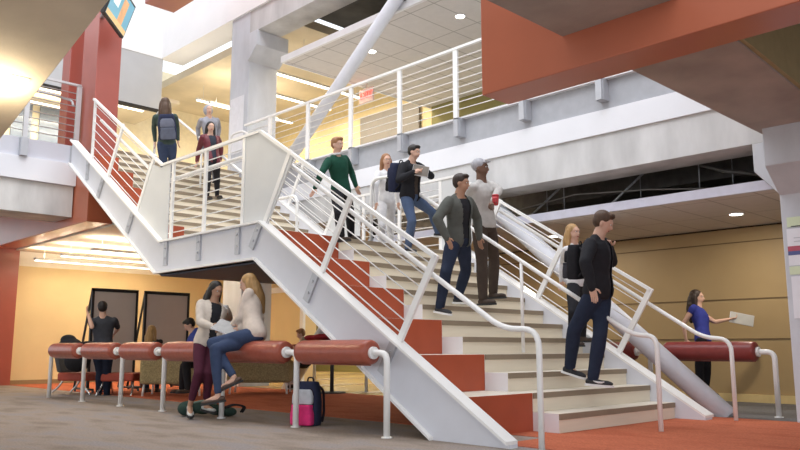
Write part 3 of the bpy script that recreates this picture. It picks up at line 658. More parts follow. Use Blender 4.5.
def person(label, D, pelvis, neck, head, arms, legs, yaw=(44, 44, 44), sc_=1.0, skin='light', hair='brown', style='short', top=None, sleeve='long', trousers=None, shoes=None,
           jacket=None, girl=False, inner=None, hood=None, barefoot=False, hand_pose=('relaxed', 'relaxed'), ankle_skin=0., group=None, open_w=.05, hem=.0, nod=0, lean_side=0, thick=1.0, leg=1.0):
    s = sc_; yp, yt, yh = yaw
    P = at(*pelvis, D); Fp, Ft, Fh_ = dirv(yp), dirv(yt), dirv(yh)
    N = reach(P, neck, .53 * s); UPT = (N - P).normalized(); Hc = reach(N, head, .155 * s); UPH = (Hc - N).normalized()
    UPH = (UPH * .5 + Vector((0, 0, 1)) * .5).normalized()
    if nod: UPH = (UPH + Fh_ * math.tan(R(nod))).normalized()
    def fr(F, U):
        Rr = F.cross(U).normalized(); return Rr, U.cross(Rr).normalized()
    Rt_, Ft2 = fr(Ft, UPT); Rp, Fp2 = fr(Fp, (UPT + Vector((0, 0, 1))).normalized()); Rh, Fh2 = fr(Fh_, UPH)
    sw = (.165 if girl else .185) * s; hw = .088 * s; sh = P.lerp(N, .90)
    J = {}
    for i, sd in enumerate((1, -1)):                             # right, left of the person
        J['s', i] = sh + Rt_ * sw * sd - UPT * .01 * s; J['h', i] = P + Rp * hw * sd - Vector((0, 0, .03 * s))
        J['e', i] = reach(J['s', i], arms[i][0], .285 * s); J['w', i] = reach(J['e', i], arms[i][1], .25 * s)
        J['k', i] = reach(J['h', i], legs[i][0], .43 * s * leg); J['a', i] = reach(J['k', i], legs[i][1], .42 * s * leg)
        fy = legs[i][2] if len(legs[i]) > 2 else yp
        J['f', i] = dirv(fy); J['fp', i] = legs[i][3] if len(legs[i]) > 3 else 0.0
    foot = min((J['a', 0], J['a', 1]), key=lambda v: v.z); base = Vector((foot.x, foot.y, foot.z - .08 * s))
    root = thing('person', label, 'person', tuple(base), group)
    gk = (.93 if girl else 1.0) * thick
    def torso(bm, inf, t0=-.14, t1=1.0, wl=1.0):
        prof = [(-.16, .11, .09), (-.08, .155, .11), (.02, .168, .118), (.15, .155, .108), (.32, .132 if girl else .145, .092), (.5, .140 if girl else .155, .102), (.66, .158 if girl else .172, .120 if girl else .112), (.8, .168 if girl else .185, .105), (.89, .160 if girl else .180, .085), (.955, .10, .068), (1.0, .058, .055)]
        st_ = []
        for t, rx, ry in prof:
            if t < t0 or t > t1: continue
            c = P.lerp(N, t) if t >= 0 else P + (N - P) * t
            k = min(1, max(0, t / .6)); X = Rp.lerp(Rt_, k).normalized(); Y = Fp2.lerp(Ft2, k).normalized()
            st_.append((c + Y * (.012 * s * math.sin(math.pi * max(0, min(1, t)))), X, Y, (rx * gk + inf) * s, (ry * gk + inf) * s))
        loft(bm, st_)
    def armsh(bm, inf, frac=1.0, up=0):
        for i in (0, 1):
            S_, E_, W_2 = J['s', i], J['e', i], J['w', i]; g = (.9 if girl else 1) * thick
            limb(bm, S_, E_ if frac > .5 else S_.lerp(E_, frac * 2), (.052 * g + inf) * s, ((.040 if frac > .2 else .05) * g + inf) * s)
            if frac > .5: limb(bm, E_, E_.lerp(W_2, min(1, (frac - .5) * 2)), (.040 * g + inf) * s, (.027 * g + inf * (.9 if frac < 1.1 else 1)) * s)
    def legsh(bm, inf, upto=1.0, loose=0.):
        for i in (0, 1):
            H, K, A = J['h', i], J['k', i], J['a', i]; g = .97 if girl else 1.0
            limb(bm, H, K, (.083 * g + inf) * s, (.055 * g + inf + loose * .5) * s, 16); limb(bm, K, K.lerp(A, upto), (.054 * g + inf + loose * .5) * s, (.036 * g + inf + loose) * s, 16)
    def traps(bm, inf):
        for i in (0, 1): limb(bm, P.lerp(N, 1.0), J['s', i].lerp(N, .25) - UPT * .008 * s, (.042 * gk + inf) * s, (.046 * gk + inf) * s)
    # ---- body
    bm = bm_new(); torso(bm, -.004, -.1); traps(bm, -.004); armsh(bm, -.002); legsh(bm, -.003)
    limb(bm, N - UPT * .03 * s, Hc - UPH * .02 * s, .060 * s * gk, .055 * s * gk)
    HM = Matrix((Rh, Fh2, UPH)).transposed()
    hp = lambda x, y, z: Hc + HM @ (Vector((x, y, z)) * s)
    ellipsoid(bm, hp(0, -.008, .035), (.073 * s, .092 * s, .083 * s), HM)
    ellipsoid(bm, hp(0, .018, -.025), (.060 * s, .070 * s, .075 * s), HM)
    ellipsoid(bm, hp(0, .030, -.078), (.035 * s, .040 * s, .032 * s), HM)
    limb(bm, hp(0, .080, .020), hp(0, .100, -.022), .009 * s, .014 * s)
    for sd in (-1, 1): ellipsoid(bm, hp(sd * .074, -.005, -.005), (.010 * s, .020 * s, .032 * s), HM)
    ellipsoid(bm, hp(0, .078, .035), (.05 * s, .018 * s, .012 * s), HM)
    for i in (0, 1):                                             # feet inside the shoes
        A = J['a', i]; F = (J['f', i] + Vector((0, 0, -1)) * math.tan(R(J['fp', i]))).normalized()
        limb(bm, A - Vector((0, 0, .03 * s)), A + F * .13 * s - Vector((0, 0, .055 * s)), (.034 if barefoot else .026) * s, (.027 if barefoot else .016) * s)
    for i in (0, 1):                                             # palms
        E_, W_2 = J['e', i], J['w', i]; d = (W_2 - E_).normalized(); u = (Ft2 - d * Ft2.dot(d)).normalized(); v = d.cross(u)
        R3 = Matrix((u, v, d)).transposed(); ellipsoid(bm, W_2 + d * .045 * s, (.040 * s, .017 * s, .055 * s), R3)
    bm = remesh(bm, .0115 * s if s > .5 else .01, 3)
    for i, sd in enumerate((1, -1)):                             # fingers
        E_, W_2 = J['e', i], J['w', i]; d = (W_2 - E_).normalized(); u = (Ft2 - d * Ft2.dot(d)).normalized(); v = d.cross(u) * sd
        curl = 1.0 if hand_pose[i] == 'grip' else .35
        for k, L in enumerate((.070, .080, .074, .058)):
            b0 = W_2 + d * .075 * s + u * (.027 - .018 * k) * s; p = b0; dd = d.copy(); pts = [b0 - d * .03 * s, b0]
            for j, fr_ in enumerate((.45, .3, .25)):
                q = Quaternion(u, (-1 if sd > 0 else 1) * curl * .55); dd = q @ dd; p = p + dd * L * fr_ * s; pts.append(p)
            tube(bm, pts, [.0085 * s, .0085 * s, .008 * s, .0075 * s, .006 * s], 8)
        b0 = W_2 + d * .02 * s + u * .03 * s; p1 = b0 + (d * .6 + u * .8).normalized() * .035 * s; p2 = p1 + (d * .9 + u * .25 - v * .3 * curl).normalized() * .032 * s
        tube(bm, [b0 - u * .015 * s, b0, p1, p2], [.011 * s, .011 * s, .0095 * s, .007 * s], 8)
    for sd in (-1, 1):
        ellipsoid(bm, hp(sd * .030, .080, .014), (.012 * s, .007 * s, .0075 * s), HM, 8, 1)
        ellipsoid(bm, hp(sd * .030, .0855, .014), (.0058 * s, .003 * s, .0062 * s), HM, 8, 2)
        limb(bm, hp(sd * .020, .088, .033), hp(sd * .043, .078, .031), .0035 * s, .003 * s, 6)
    n0 = len(bm.faces)
    ellipsoid(bm, hp(0, .083, -.050), (.022 * s, .008 * s, .008 * s), HM, 8, 3)
    obj('body', bm, [SKIN[skin], eye_w, eye_d, lip], root)
    # ---- trousers
    if trousers:
        bm = bm_new(); torso(bm, .008, -.17, .2); legsh(bm, .010, 1.0 - ankle_skin, .012 if not girl else .0); obj('trousers', remesh(bm, .0125 * s), trousers, root)
    if top:
        bm = bm_new(); torso(bm, .012, -.09 - hem, .99); traps(bm, .004); armsh(bm, .010, {'long': 1.0, 'short': .42, 'none': .12}[sleeve]); obj('top', remesh(bm, .0125 * s), top, root)
    if inner:
        bm = bm_new(); torso(bm, .010, -.05, .99); obj('shirt', remesh(bm, .0125 * s), inner, root)
    if jacket:
        bm = bm_new(); torso(bm, .028, -.17 - hem, .975); traps(bm, .012); armsh(bm, .019, 1.0)
        limb(bm, N + Rt_ * .05 * s - UPT * .03 * s, N - Rt_ * .05 * s - UPT * .03 * s, .045 * s, .045 * s)
        if hood: ellipsoid(bm, N - Ft2 * .09 * s - UPT * .03 * s, (.09 * s, .06 * s, .09 * s), Matrix((Rt_, Ft2, UPT)).transposed())
        bm = remesh(bm, .0125 * s)
        if open_w:
            dele = []
            for v in bm.verts:
                q = v.co - P; h_ = q.dot(UPT); x = q.dot(Rt_); y = q.dot(Ft2)
                if y > .02 * s and abs(x) < (open_w * (.7 + .6 * max(0, h_) / (.5 * s))) * s and h_ > -.2 * s: dele.append(v)
                elif h_ > .50 * s and y > -.02 * s and abs(x) < .055 * s: dele.append(v)
            # never open the arms
            dele = [v for v in dele if min((v.co - J['w', 0]).length, (v.co - J['w', 1]).length, (v.co - J['e', 0]).length, (v.co - J['e', 1]).length) > .12 * s]
            bmesh.ops.delete(bm, geom=dele, context='VERTS')
        o = obj('jacket', bm, jacket, root); q = o.modifiers.new('solid', 'SOLIDIFY'); q.thickness = .008; q.offset = -1
    # ---- shoes
    if shoes:
        for i in (0, 1):
            A = J['a', i]; F = (J['f', i] + Vector((0, 0, -1)) * math.tan(R(J['fp', i]))).normalized(); Sd = F.cross(Vector((0, 0, 1))).normalized(); U = Sd.cross(F).normalized()
            HM2 = Matrix((Sd, F, U)).transposed(); b0 = A - U * .045 * s
            bm = bm_new()
            low = girl and barefoot
            ellipsoid(bm, b0 + F * .115 * s - U * .008 * s, (.044 * s, .085 * s, .022 * s if low else .030 * s), HM2); ellipsoid(bm, b0 - F * .02 * s, (.036 * s, .055 * s, .030 * s if low else .042 * s), HM2)
            ellipsoid(bm, b0 + F * .05 * s - U * .01 * s, (.038 * s, .08 * s, .022 * s if low else .036 * s), HM2)
            if not low: limb(bm, b0, A + U * .01 * s, .042 * s, .043 * s)
            o = obj('shoe', remesh(bm, .01 * s, 2), shoes[0], root)
            bm = bm_new(); pr = [(-.075, .026), (-.05, .036), (.02, .036), (.08, .044), (.15, .042), (.19, .026), (.205, .008)]
            lo = [b0 + F * y * s + Sd * x * s - U * .043 * s for y, x in pr] + [b0 + F * y * s - Sd * x * s - U * .043 * s for y, x in reversed(pr)]
            a_ = [bm.verts.new(p) for p in lo]; b_ = [bm.verts.new(p + U * .022 * s) for p in lo]
            bm.faces.new(a_); bm.faces.new(b_[::-1])
            for k in range(len(lo)): bm.faces.new((a_[k], b_[k], b_[(k + 1) % len(lo)], a_[(k + 1) % len(lo)]))
            bmesh.ops.recalc_face_normals(bm, faces=bm.faces); obj('sole', bm, shoes[1], o)
    # ---- hair
    if style != 'bald':
        bm = bm_new(); hm = mat('hair_' + hair, HAIR[hair], .5, .25, 40, .4, stretch=(1, 1, .15), bscale=60)
        ellipsoid(bm, hp(0, -.022, .048), (.084 * s, .096 * s, .086 * s), HM)
        if style == 'short':
            ellipsoid(bm, hp(0, -.035, .015), (.080 * s, .078 * s, .080 * s), HM); ellipsoid(bm, hp(0, .045, .098), (.060 * s, .045 * s, .030 * s), HM)
        elif style == 'cap':
            ellipsoid(bm, hp(0, .08, .075), (.065 * s, .06 * s, .012 * s), HM)
        elif style == 'bun':
            ellipsoid(bm, hp(0, -.035, .015), (.082 * s, .080 * s, .080 * s), HM); ellipsoid(bm, hp(0, -.10, .11), (.05 * s, .05 * s, .045 * s), HM)
        elif style == 'long':
            ellipsoid(bm, hp(0, -.035, .0), (.088 * s, .082 * s, .10 * s), HM)
            for sd in (-1, 1):
                limb(bm, hp(sd * .070, -.02, .03), hp(sd * .085, -.02, -.13), .030 * s, .034 * s)
                limb(bm, hp(sd * .085, -.02, -.13), hp(sd * .085, .01, -.27), .034 * s, .020 * s)
            limb(bm, hp(0, -.06, .0), hp(0, -.10, -.17), .075 * s, .075 * s); limb(bm, hp(0, -.10, -.17), hp(0, -.11, -.36), .075 * s, .03 * s)
            limb(bm, hp(-.05, -.09, -.1), hp(-.05, -.10, -.33), .045 * s, .02 * s); limb(bm, hp(.05, -.09, -.1), hp(.05, -.10, -.33), .045 * s, .02 * s)
        elif style == 'hood':
            ellipsoid(bm, hp(0, -.04, .0), (.105 * s, .10 * s, .125 * s), HM)
        bm = remesh(bm, .011 * s, 3)
        obj('hair' if style not in ('hood', 'cap') else 'hood' if style == 'hood' else 'cap', bm, hm, root)
    return dict(root=root, J=J, P=P, N=N, H=Hc, Rt=Rt_, Ft=Ft2, UP=UPT, s=s)
PEOPLE = {}
BUILD_PEOPLE = True
C_ = cloth
sneaker = (mat('shoe_black', (.03, .03, .035), .6), mat('sole_white', (.75, .75, .75), .6)); dshoe = (mat('shoe_brown', (.06, .04, .03), .6), mat('sole_dark', (.03, .03, .03), .7))
jeans = C_('jeans', (.045, .065, .125)); djeans = C_('dark_jeans', (.022, .030, .055)); mjeans = C_('mid_jeans', (.085, .125, .22)); blackc = C_('black', (.022, .022, .026)); maroon = C_('maroon', (.085, .022, .040))
cream = C_('cream', (.60, .53, .46)); peach = C_('peach', (.66, .56, .48)); greytee = C_('grey_tee', (.055, .058, .07)); white_c = C_('white', (.70, .69, .70)); brownc = C_('brown', (.07, .052, .042))

P15 = person('blonde woman in peach jacket and blue jeans sitting cross-legged on red bolster', 8.75, (255, 334), (250, 297, 0), (248, 283, 0),
    [((260, 318, -1), (236, 330, -1)), ((240, 318, 1), (231, 328, 1))], [((215, 349, -1), (219, 405, 1), -80, 10), ((212, 343, 1), (234, 377, -1), -85, 25)],
    yaw=(-62, -88, -95), sc_=.97, leg=1.2, hair='blonde', style='long', trousers=jeans, shoes=(mat('flat_brown', (.10, .06, .045), .5), sneaker[1] if 0 else dshoe[1]), jacket=peach, top=white_c, girl=True, open_w=.03, hand_pose=('grip', 'grip'), ankle_skin=.08, barefoot=True, nod=8)
P14 = person('dark-haired woman in cream jacket and maroon trousers leaning on red bolster', 9.15, (208, 342), (214, 303, 0), (216, 289, -1),
    [((200, 322, -1), (213, 327, -1)), ((229, 318, 1), (224, 316, -1))], [((199, 373, -1), (190, 405, 1), 20, 20), ((209, 373, -1), (206, 404, 1), 50, 5)],
    yaw=(25, 35, 50), sc_=.94, skin='tan', hair='black', style='long', trousers=maroon, shoes=(mat('heel_white', (.5, .5, .48), .4), dshoe[1]), jacket=cream, inner=blackc, girl=True, open_w=.055, hand_pose=('grip', 'grip'), ankle_skin=.22, barefoot=True, nod=14)
P11 = person('man in dark grey T-shirt and jeans reaching to the left whiteboard', 13.1, (103, 348), (103, 312, 0), (102, 302, 0),
    [((118, 328, 1), (114, 334, 1)), ((92, 327, -1), (88, 314, 1))], [((107, 372, 0), (107, 393, 0), 150), ((100, 372, 0), (99, 392, 0), -150)],
    yaw=(-165, -165, -155), sc_=.97, hair='black', style='short', top=greytee, sleeve='short', trousers=djeans, shoes=sneaker)
P12 = person('woman with long blonde hair in dark top seated with her back turned', 13.5, (151, 366), (152, 340, 0), (152, 329, 0),
    [((142, 354, 1), (144, 364, 1)), ((161, 354, 1), (160, 364, 1))], [((157, 366, 1), (157, 389, 0), 180), ((147, 366, 1), (147, 389, 0), 180)],
    yaw=(178, 178, 170), sc_=.9, hair='blonde', style='long', top=blackc, trousers=djeans, shoes=dshoe, girl=True, nod=10)
P13 = person('seated person with short dark hair looking down behind the cream-jacketed woman', 12.4, (197, 360), (194, 333, 0), (189, 324, 0),
    [((186, 346, -1), (180, 354, -1)), ((205, 346, 0), (192, 356, -1))], [((186, 363, -1), (188, 388, 0), -60), ((184, 366, 1), (182, 388, 0), -60)],
    yaw=(-60, -60, -70), sc_=.92, hair='black', style='short', top=C_('royal_blue', (.05, .07, .28)), trousers=blackc, shoes=dshoe, nod=22)
P16 = person('boy with fair hair in tan shirt seated at the black table', 14.6, (306, 362), (303, 341, 0), (299, 329, 0),
    [((292, 352, -1), (287, 346, -1)), ((310, 353, 1), (292, 347, 1))], [((296, 364, -1), (296, 386, 0), -80), ((296, 364, 1), (298, 386, 0), -80)],
    yaw=(-75, -75, -80), sc_=.85, hair='ginger', style='short', top=C_('tan', (.34, .29, .20)), sleeve='short', trousers=blackc, shoes=dshoe, nod=10)
P9 = person('man in black jacket and dark jeans stepping down the lowest steps', 8.15, (598, 291), (597, 236, 0), (606, 216, -1),
    [((585, 262, -1), (592, 288, -1)), ((612, 262, 1), (609, 246, -1))], [((574, 330, 1), (570, 366, 1), 50, 15), ((600, 335, -1), (593, 377, 0), 66, 4)],
    yaw=(50, 55, 70), sc_=1.05, hair='brown', style='short', inner=greytee, jacket=blackc, trousers=djeans, shoes=sneaker, open_w=.03, hand_pose=('relaxed', 'grip'), nod=15)
P8 = person('woman with long fair hair in cream top just behind the black-jacketed man', 9.4, (577, 284), (573, 240, 0), (573, 223, 0),
    [((563, 262, 0), (561, 284, -1)), ((586, 262, 1), (588, 284, 0))], [((573, 312, -1), (572, 340, 0), 40), ((583, 309, 1), (583, 336, 0), 44)],
    yaw=(44, 40, 35), sc_=.90, hair='blonde', style='long', top=white_c, trousers=blackc, shoes=dshoe, girl=True)
P6 = person('man in open olive grey jacket and jeans descending the middle of the stairs', 9.0, (458, 240), (459, 192, 0), (463, 175, 0),
    [((437, 219, -1), (447, 238, -1)), ((477, 218, 0), (480, 243, -1))], [((446, 272, -1), (440, 306, 1), 44, 10), ((466, 270, 0), (458, 297, 1), 50, 4)],
    yaw=(44, 46, 66), sc_=.95, skin='tan', hair='darkbrown', style='short', inner=blackc, jacket=C_('olive_grey', (.10, .105, .095)), trousers=djeans, shoes=sneaker, open_w=.065)
P7 = person('tall man in pale shirt and brown trousers with red cup on the stairs', 9.75, (484, 225), (481, 170, 0), (479, 151, 0),
    [((467, 197, 0), (476, 214, -1)), ((499, 190, -1), (493, 201, -1))], [((482, 263, -1), (483, 303, 1), 44), ((494, 258, 0), (493, 296, 1), 44)],
    yaw=(44, 50, 66), sc_=1.03, skin='dark', hair='grey', style='cap', top=C_('pale_grey', (.50, .48, .46)), trousers=brownc, shoes=dshoe, hand_pose=('relaxed', 'grip'))
P5 = person('man in black jacket and blue jeans hugging folders while descending', 10.25, (410, 196), (411, 160, 0), (416, 147, 0),
    [((399, 180, -1), (414, 172, -1)), ((431, 176, -1), (424, 170, -1))], [((412, 221, -1), (408, 247, 1), 44, 8), ((432, 212, 0), (438, 232, 1), 60, 8)],
    yaw=(46, 50, 60), sc_=.84, hair='black', style='short', inner=brownc, jacket=blackc, trousers=mjeans, shoes=sneaker, hand_pose=('grip', 'grip'))
P4 = person('woman with fair hair dressed all in white at the top of the lower stairs', 11.2, (386, 202), (387, 168, 0), (386, 154, 0),
    [((376, 187, -1), (376, 202, -1)), ((397, 187, 0), (398, 203, 0))], [((382, 226, -1), (380, 248, 0), 30), ((390, 226, 0), (391, 247, 0), 44)],
    yaw=(30, 30, 20), sc_=.86, hair='ginger', style='long', top=white_c, trousers=white_c, shoes=dshoe, girl=True)
P3 = person('man in dark green sweater over white collar coming down behind the left railing', 10.0, (341, 191), (336, 154, 0), (338, 141, 0),
    [((322, 172, -1), (315, 188, -1)), ((351, 171, 0), (356, 186, -1))], [((339, 213, -1), (341, 236, 0), 50), ((350, 212, 0), (351, 235, 0), 50)],
    yaw=(50, 52, 52), sc_=.86, hair='ginger', style='short', top=C_('bottle_green', (.014, .065, .042)), trousers=blackc, shoes=dshoe)
P2 = person('dark-haired woman in red leather jacket on the upper flight', 13.6, (212, 160), (210, 135, 0), (211, 123, 0),
    [((199, 149, 0), (197, 161, -1)), ((221, 148, 0), (220, 160, -1))], [((208, 179, -1), (207, 196, 0), 44), ((217, 178, 0), (217, 195, 0), 44)],
    yaw=(44, 40, 30), sc_=.85, skin='light', hair='black', style='long', inner=C_('charcoal', (.04, .045, .06)), jacket=mat('red_jacket_leather', (.15, .025, .035), .45, .15, 12, .3), trousers=blackc, shoes=dshoe, girl=True, open_w=.06)
P17 = person('person in pale grey hood just above the red-jacketed woman on the stairs', 14.6, (210, 142), (209, 114, 0), (208, 102, 0),
    [((198, 128, 0), (199, 142, -1)), ((219, 128, 0), (218, 142, -1))], [((207, 160, -1), (206, 180, 0), 44), ((215, 160, 0), (215, 180, 0), 44)],
    yaw=(44, 40, 30), sc_=.86, hair='grey', style='hood', top=C_('hood_grey', (.33, .33, .37)), trousers=C_('slate', (.12, .13, .16)), shoes=dshoe)
P1 = person('woman with long brown hair and dark backpack climbing the upper flight', 13.1, (167, 143), (165, 112, 0), (165, 100, 0),
    [((177, 126, 0), (178, 140, 1)), ((154, 127, 0), (155, 141, 1))], [((172, 163, 0), (171, 182, 0), -136), ((164, 165, 0), (163, 184, 0), -136)],
    yaw=(-150, -160, -155), sc_=.93, hair='brown', style='long', top=C_('dark_green_grey', (.06, .085, .075)), trousers=jeans, shoes=dshoe, girl=True)
P10 = person('woman in blue sleeveless top and dark trousers walking behind the right bench', 11.2, (703, 340), (698, 308, 0), (697, 296, 0),
    [((683, 324, -1), (687, 345, -1)), ((715, 322, -1), (730, 319, 1))], [((699, 367, 0), (701, 393, 1), 90), ((707, 367, 0), (706, 391, 1), 90)],
    yaw=(60, 45, 60), sc_=.96, hair='darkbrown', style='long', top=C_('cobalt', (.04, .05, .26)), sleeve='none', trousers=blackc, shoes=dshoe, girl=True, hand_pose=('relaxed', 'grip'))

# ---- things they carry
def backpack(label, base, F, U, s_, mats, group=None, name='backpack'):
    """base = bottom centre of the back panel; F = out of the back panel, U = up"""
    F = F.normalized(); Rr = F.cross(U).normalized(); U = Rr.cross(F).normalized(); M3 = Matrix((Rr, F, U)).transposed()
    t = thing(name, label, 'backpack', tuple(base), group); q = lambda x, y, z: base + M3 @ (Vector((x, y, z)) * s_)
    def rbox(nm, w_, d0, d1, z0, z1, m, taper=.75, par=t, bev=.03):
        bm = bm_new()
        prof = [(z0, .92), (z0 + (z1 - z0) * .1, 1), (z0 + (z1 - z0) * .55, 1), (z0 + (z1 - z0) * .85, .88 if taper < 1 else 1), (z1, taper)]
        rings = []
        for z, k in prof:
            ring = []
            for i in range(20):
                a = 2 * math.pi * i / 20; cx, cy = math.cos(a), math.sin(a)
                ex = math.copysign(abs(cx) ** .5, cx); ey = math.copysign(abs(cy) ** .5, cy)
                ring.append(bm.verts.new(q(ex * w_ / 2 * k, (d0 + d1) / 2 + ey * (d1 - d0) / 2 * (k * .5 + .5), z)))
            rings.append(ring)
        for p, r_ in zip(rings, rings[1:]):
            for i in range(20): bm.faces.new((p[i], p[(i + 1) % 20], r_[(i + 1) % 20], r_[i]))
        bm.faces.new(rings[0][::-1]); bm.faces.new(rings[-1]); bmesh.ops.recalc_face_normals(bm, faces=bm.faces)
        return obj(nm, bm, m, par, .008 * s_ + .004, True)
    rbox('main_compartment', .32, 0, .17, 0, .46, mats[0]); rbox('lower_pocket', .27, .12, .24, .01, .22, mats[1], .95); rbox('upper_panel', .25, .12, .215, .225, .38, mats[2], .7)
    for sd in (-1, 1):
        bm = bm_new(); tube(bm, bend([q(sd * .08, .0, .42), q(sd * .11, -.07, .36), q(sd * .12, -.07, .12), q(sd * .14, .0, .04)], .05 * s_), .014 * s_, 6); obj('strap', bm, mats[3], t)
    bm = bm_new(); tube(bm, bend([q(-.04, .02, .45), q(-.03, .02, .50), q(.03, .02, .50), q(.04, .02, .45)], .02), .009 * s_, 6); obj('handle', bm, mats[3], t)
    bm = bm_new(); tube(bm, bend([q(-.12, .16, .20), q(-.12, .16, .38), q(0, .15, .44), q(.12, .16, .38), q(.12, .16, .20)], .06), .006 * s_, 6); obj('zip', bm, mats[3], t)
    return t
Z = Vector((0, 0, 1)); navy = C_('navy', (.03, .035, .07))
pk = Vector((5.22, 6.72, .0))
backpack('pink, white and navy backpack standing on the carpet behind the front bench leg', pk, dirv(-25), Z, .98, [navy, C_('hot_pink', (.80, .05, .22)), C_('silver_white', (.62, .64, .68)), C_('strap_dark', (.03, .02, .03))])
sl = P1; b_ = sl['P'] - sl['Ft'] * .15 * .93 + sl['UP'] * .06
backpack('navy and grey backpack worn by the woman climbing the upper flight', b_, -sl['Ft'], sl['UP'], .92, [navy, C_('slate_grey', (.10, .11, .15)), C_('slate_mid', (.14, .15, .20)), blackc])
sl = P16; backpack('small tan backpack worn by the boy at the table', sl['P'] - sl['Ft'] * .12 + sl['UP'] * .05, -sl['Ft'], sl['UP'], .75, [C_('khaki', (.30, .26, .17))] * 3 + [blackc])
sl = P9; backpack('black backpack hanging behind the black-jacketed man in front', sl['P'] - sl['Ft'] * .17 + sl['UP'] * .12, -sl['Ft'], sl['UP'], .8, [blackc, C_('charcoal_bag', (.05, .05, .06)), blackc, blackc])
sl = P5; backpack('dark backpack behind the man hugging folders', sl['P'] - sl['Ft'] * .15 + sl['UP'] * .04, -sl['Ft'], sl['UP'], .85, [navy, blackc, navy, blackc])
def sack(name, label, cat, pts, m, vox=.015, extra=None):
    bm = bm_new(); zs = min(p[0][2] - p[1][2] for p in pts); c = sum((Vector(p[0]) for p in pts), Vector()) / len(pts)
    for p, r_ in pts: ellipsoid(bm, p, r_)
    bm = remesh(bm, vox, 2); rnd = random.Random(3)
    t = thing(name, label, cat, (c.x, c.y, zs)); o = obj('cloth' if name == 'jacket' else 'bag_body', bm, m, t)
    return t, o
# green rucksack lying under the two women
gx = [Vector((4.80, 8.55, .09)), Vector((4.92, 8.42, .10)), Vector((5.02, 8.28, .08)), Vector((5.10, 8.14, .06))]
t, o = sack('rucksack', 'dark green and black rucksack lying on the carpet by the women\'s feet', 'bag', [(p, (.12 - .015 * i, .14, .09 - .012 * i)) for i, p in enumerate(gx)], C_('forest', (.03, .055, .045)))
for k in range(2):
    bm = bm_new(); a = gx[2] + Vector((.02, -.1 - .04 * k, .02)); tube(bm, bend([a, a + Vector((.08, -.1, .05)), a + Vector((.2, -.16, .02)), a + Vector((.22, -.05, -.05))], .06), .012, 6); obj('strap', bm, blackc, t)
bm = bm_new(); tube(bm, bend([gx[0] + Vector((-.05, -.1, .06)), gx[1] + Vector((-.06, -.08, .09)), gx[2] + Vector((-.05, -.08, .07))], .03), .010, 6); obj('piping', bm, C_('pale_green', (.25, .34, .28)), t)
# woman's shoulder bag on the stairs
sl = P8; c = sl['P'] + sl['Rt'] * -.20 + sl['UP'] * .02
t, o = sack('shoulder_bag', 'black shoulder bag at the side of the fair-haired woman on the stairs', 'bag', [(c, (.10, .14, .13)), (c - Z * .06, (.11, .15, .11))], blackc)
bm = bm_new(); tube(bm, [c + Z * .1, sl['N'] - sl['Rt'] * .12 + sl['Ft'] * .05], .012, 6); obj('strap', bm, blackc, t)
# draped jackets
c = Vector((5.36, 13.62, .84))
t, o = sack('jacket', 'black jacket thrown over the dark chair back at far left', 'jacket', [(c, (.20, .2, .13)), (c + Vector((.25, -.2, -.02)), (.22, .18, .10)), (c + Vector((-.02, .05, .10)), (.13, .13, .09)), (c + Vector((.38, -.38, -.04)), (.14, .12, .09)), (c + Vector((.1, -.1, -.25)), (.22, .2, .2))], blackc)
c = Vector((8.75, 10.95, .99))
t, o = sack('jacket', 'red jacket lying in a heap on the black table', 'jacket', [(c, (.22, .18, .06)), (c + Vector((.12, -.1, .03)), (.15, .14, .05)), (c + Vector((-.15, .15, -.01)), (.14, .12, .05))], C_('bright_red', (.45, .04, .05)))
# notebook, cups, folders
def flat(name, label, cat, c, u, v, w_, h_, th, m, part='cover', extra=None):
    u = u.normalized(); n = u.cross(v).normalized(); v = n.cross(u)
    t = thing(name, label, cat, tuple(c))
    for nm, mm, k0, k1, ins in ((part, m, -.5, .5, 0), ('pages', paper, -.35, .35, -.004)):
        bm = bm_new(); fs = box(bm, -.5, .5, -.5, .5, k0, k1)
        for vv in bm.verts:
            x, y, z = vv.co; vv.co = c + u * x * (w_ - ins * 2) + v * y * (h_ - ins * 2) + n * z * th
        obj(nm, bm, mm, t)
    return t
def cup(label, c, m, s_=1.0, lid=None, col=None):
    t = thing('cup', label, 'cup', tuple(c)); bm = bm_new()
    tube(bm, [c, c + Z * .11 * s_], [.030 * s_, .042 * s_], 20); b = obj('cup_body', bm, m, t)
    bm = bm_new(); tube(bm, [c + Z * .11 * s_, c + Z * .122 * s_, c + Z * .13 * s_], [.045 * s_, .045 * s_, .036 * s_], 20); obj('lid', bm, lid or white_steel, t)
    bm = bm_new(); tube(bm, [c + Z * .035 * s_, c + Z * .08 * s_], [.036 * s_, .0405 * s_], 20, False); obj('sleeve', bm, col or mat('cardboard', (.45, .33, .2), .8), t)
sl = P3; bm = bm_new(); cc = sl['N'] + sl['UP'] * .022
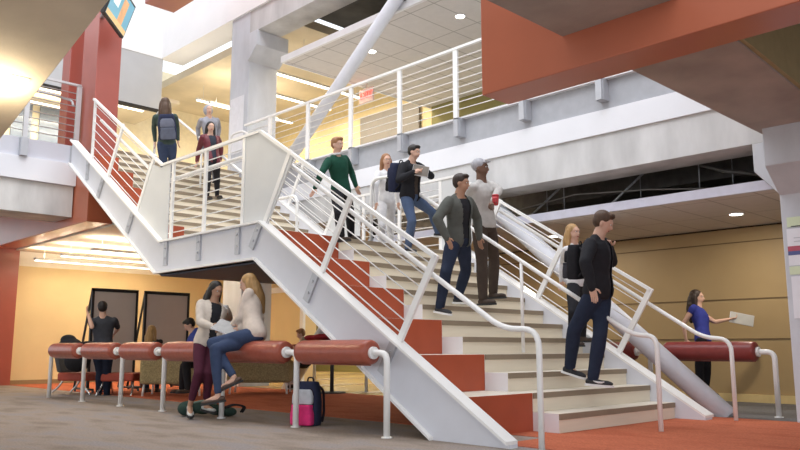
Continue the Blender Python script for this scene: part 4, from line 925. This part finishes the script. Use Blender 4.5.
tube(bm, [cc + (sl['Rt'] * math.cos(k * math.pi / 6) * .062 + sl['Ft'] * math.sin(k * math.pi / 6) * .062) for k in range(13)], .015, 8); obj('collar', bm, white_c, sl['root'])
W14 = (P14['J']['w', 0] + P15['J']['w', 0]) / 2
flat('notebook', 'open grey notebook held between the two talking women', 'notebook', W14 - Z * .0 + dirv(0) * .04, RT + dirv(0) * .3 - Z * .35, Z * .6 + FH * .8, .26, .20, .016, C_('book_grey', (.42, .42, .42)))
cup('white takeaway coffee cup held by the dark-haired woman', P14['J']['w', 1] + dirv(20) * .05 + Z * .0, mat('paper_cup', (.75, .72, .70), .6))
cup('red cup held by the tall man in the pale shirt', P7['J']['w', 1] + dirv(30) * .05 - Z * .06, mat('red_cup', (.55, .04, .05), .4), 1.0, mat('red_lid', (.5, .04, .05), .4), mat('red_sleeve', (.5, .04, .05), .4))
flat('folder', 'pale folder held out by the woman behind the right bench', 'folder', P10['J']['w', 1] + RT * .17 + Z * .0, RT - Z * .2, Z + RT * .1, .34, .15, .02, mat('folder_pale', (.62, .60, .55), .7))
flat('folder', 'grey folders hugged by the man in black jacket and blue jeans', 'folder', (P5['J']['w', 0] + P5['J']['w', 1]) / 2 + dirv(50) * .03, RT - Z * .2, Z, .20, .13, .04, C_('folder_grey', (.28, .25, .22)))

# the white tick mark on the near side of the stepping man's shoe
def swoosh(pp, i):
    J = pp['J']; s_ = pp['s']; A = J['a', i]; F = (J['f', i] + Vector((0, 0, -1)) * math.tan(R(J['fp', i]))).normalized()
    Sd = F.cross(Z).normalized(); U = Sd.cross(F).normalized(); Sd = Sd if Sd.dot(EYE - A) > 0 else -Sd; b0 = A - U * .05 * s_
    pts = [(-.03, .030), (.0, .012), (.04, .004), (.075, .006), (.10, .016)]; r_ = [.002, .006, .011, .009, .004]
    bm = bm_new(); tube(bm, [b0 + F * (x + .02) * s_ + U * z * s_ + Sd * (.036 + .004 * k) * s_ for k, (x, z) in enumerate(pts)], r_, 8)
    obj('shoe_mark', bm, white_c, pp['root'])
swoosh(P9, 1)
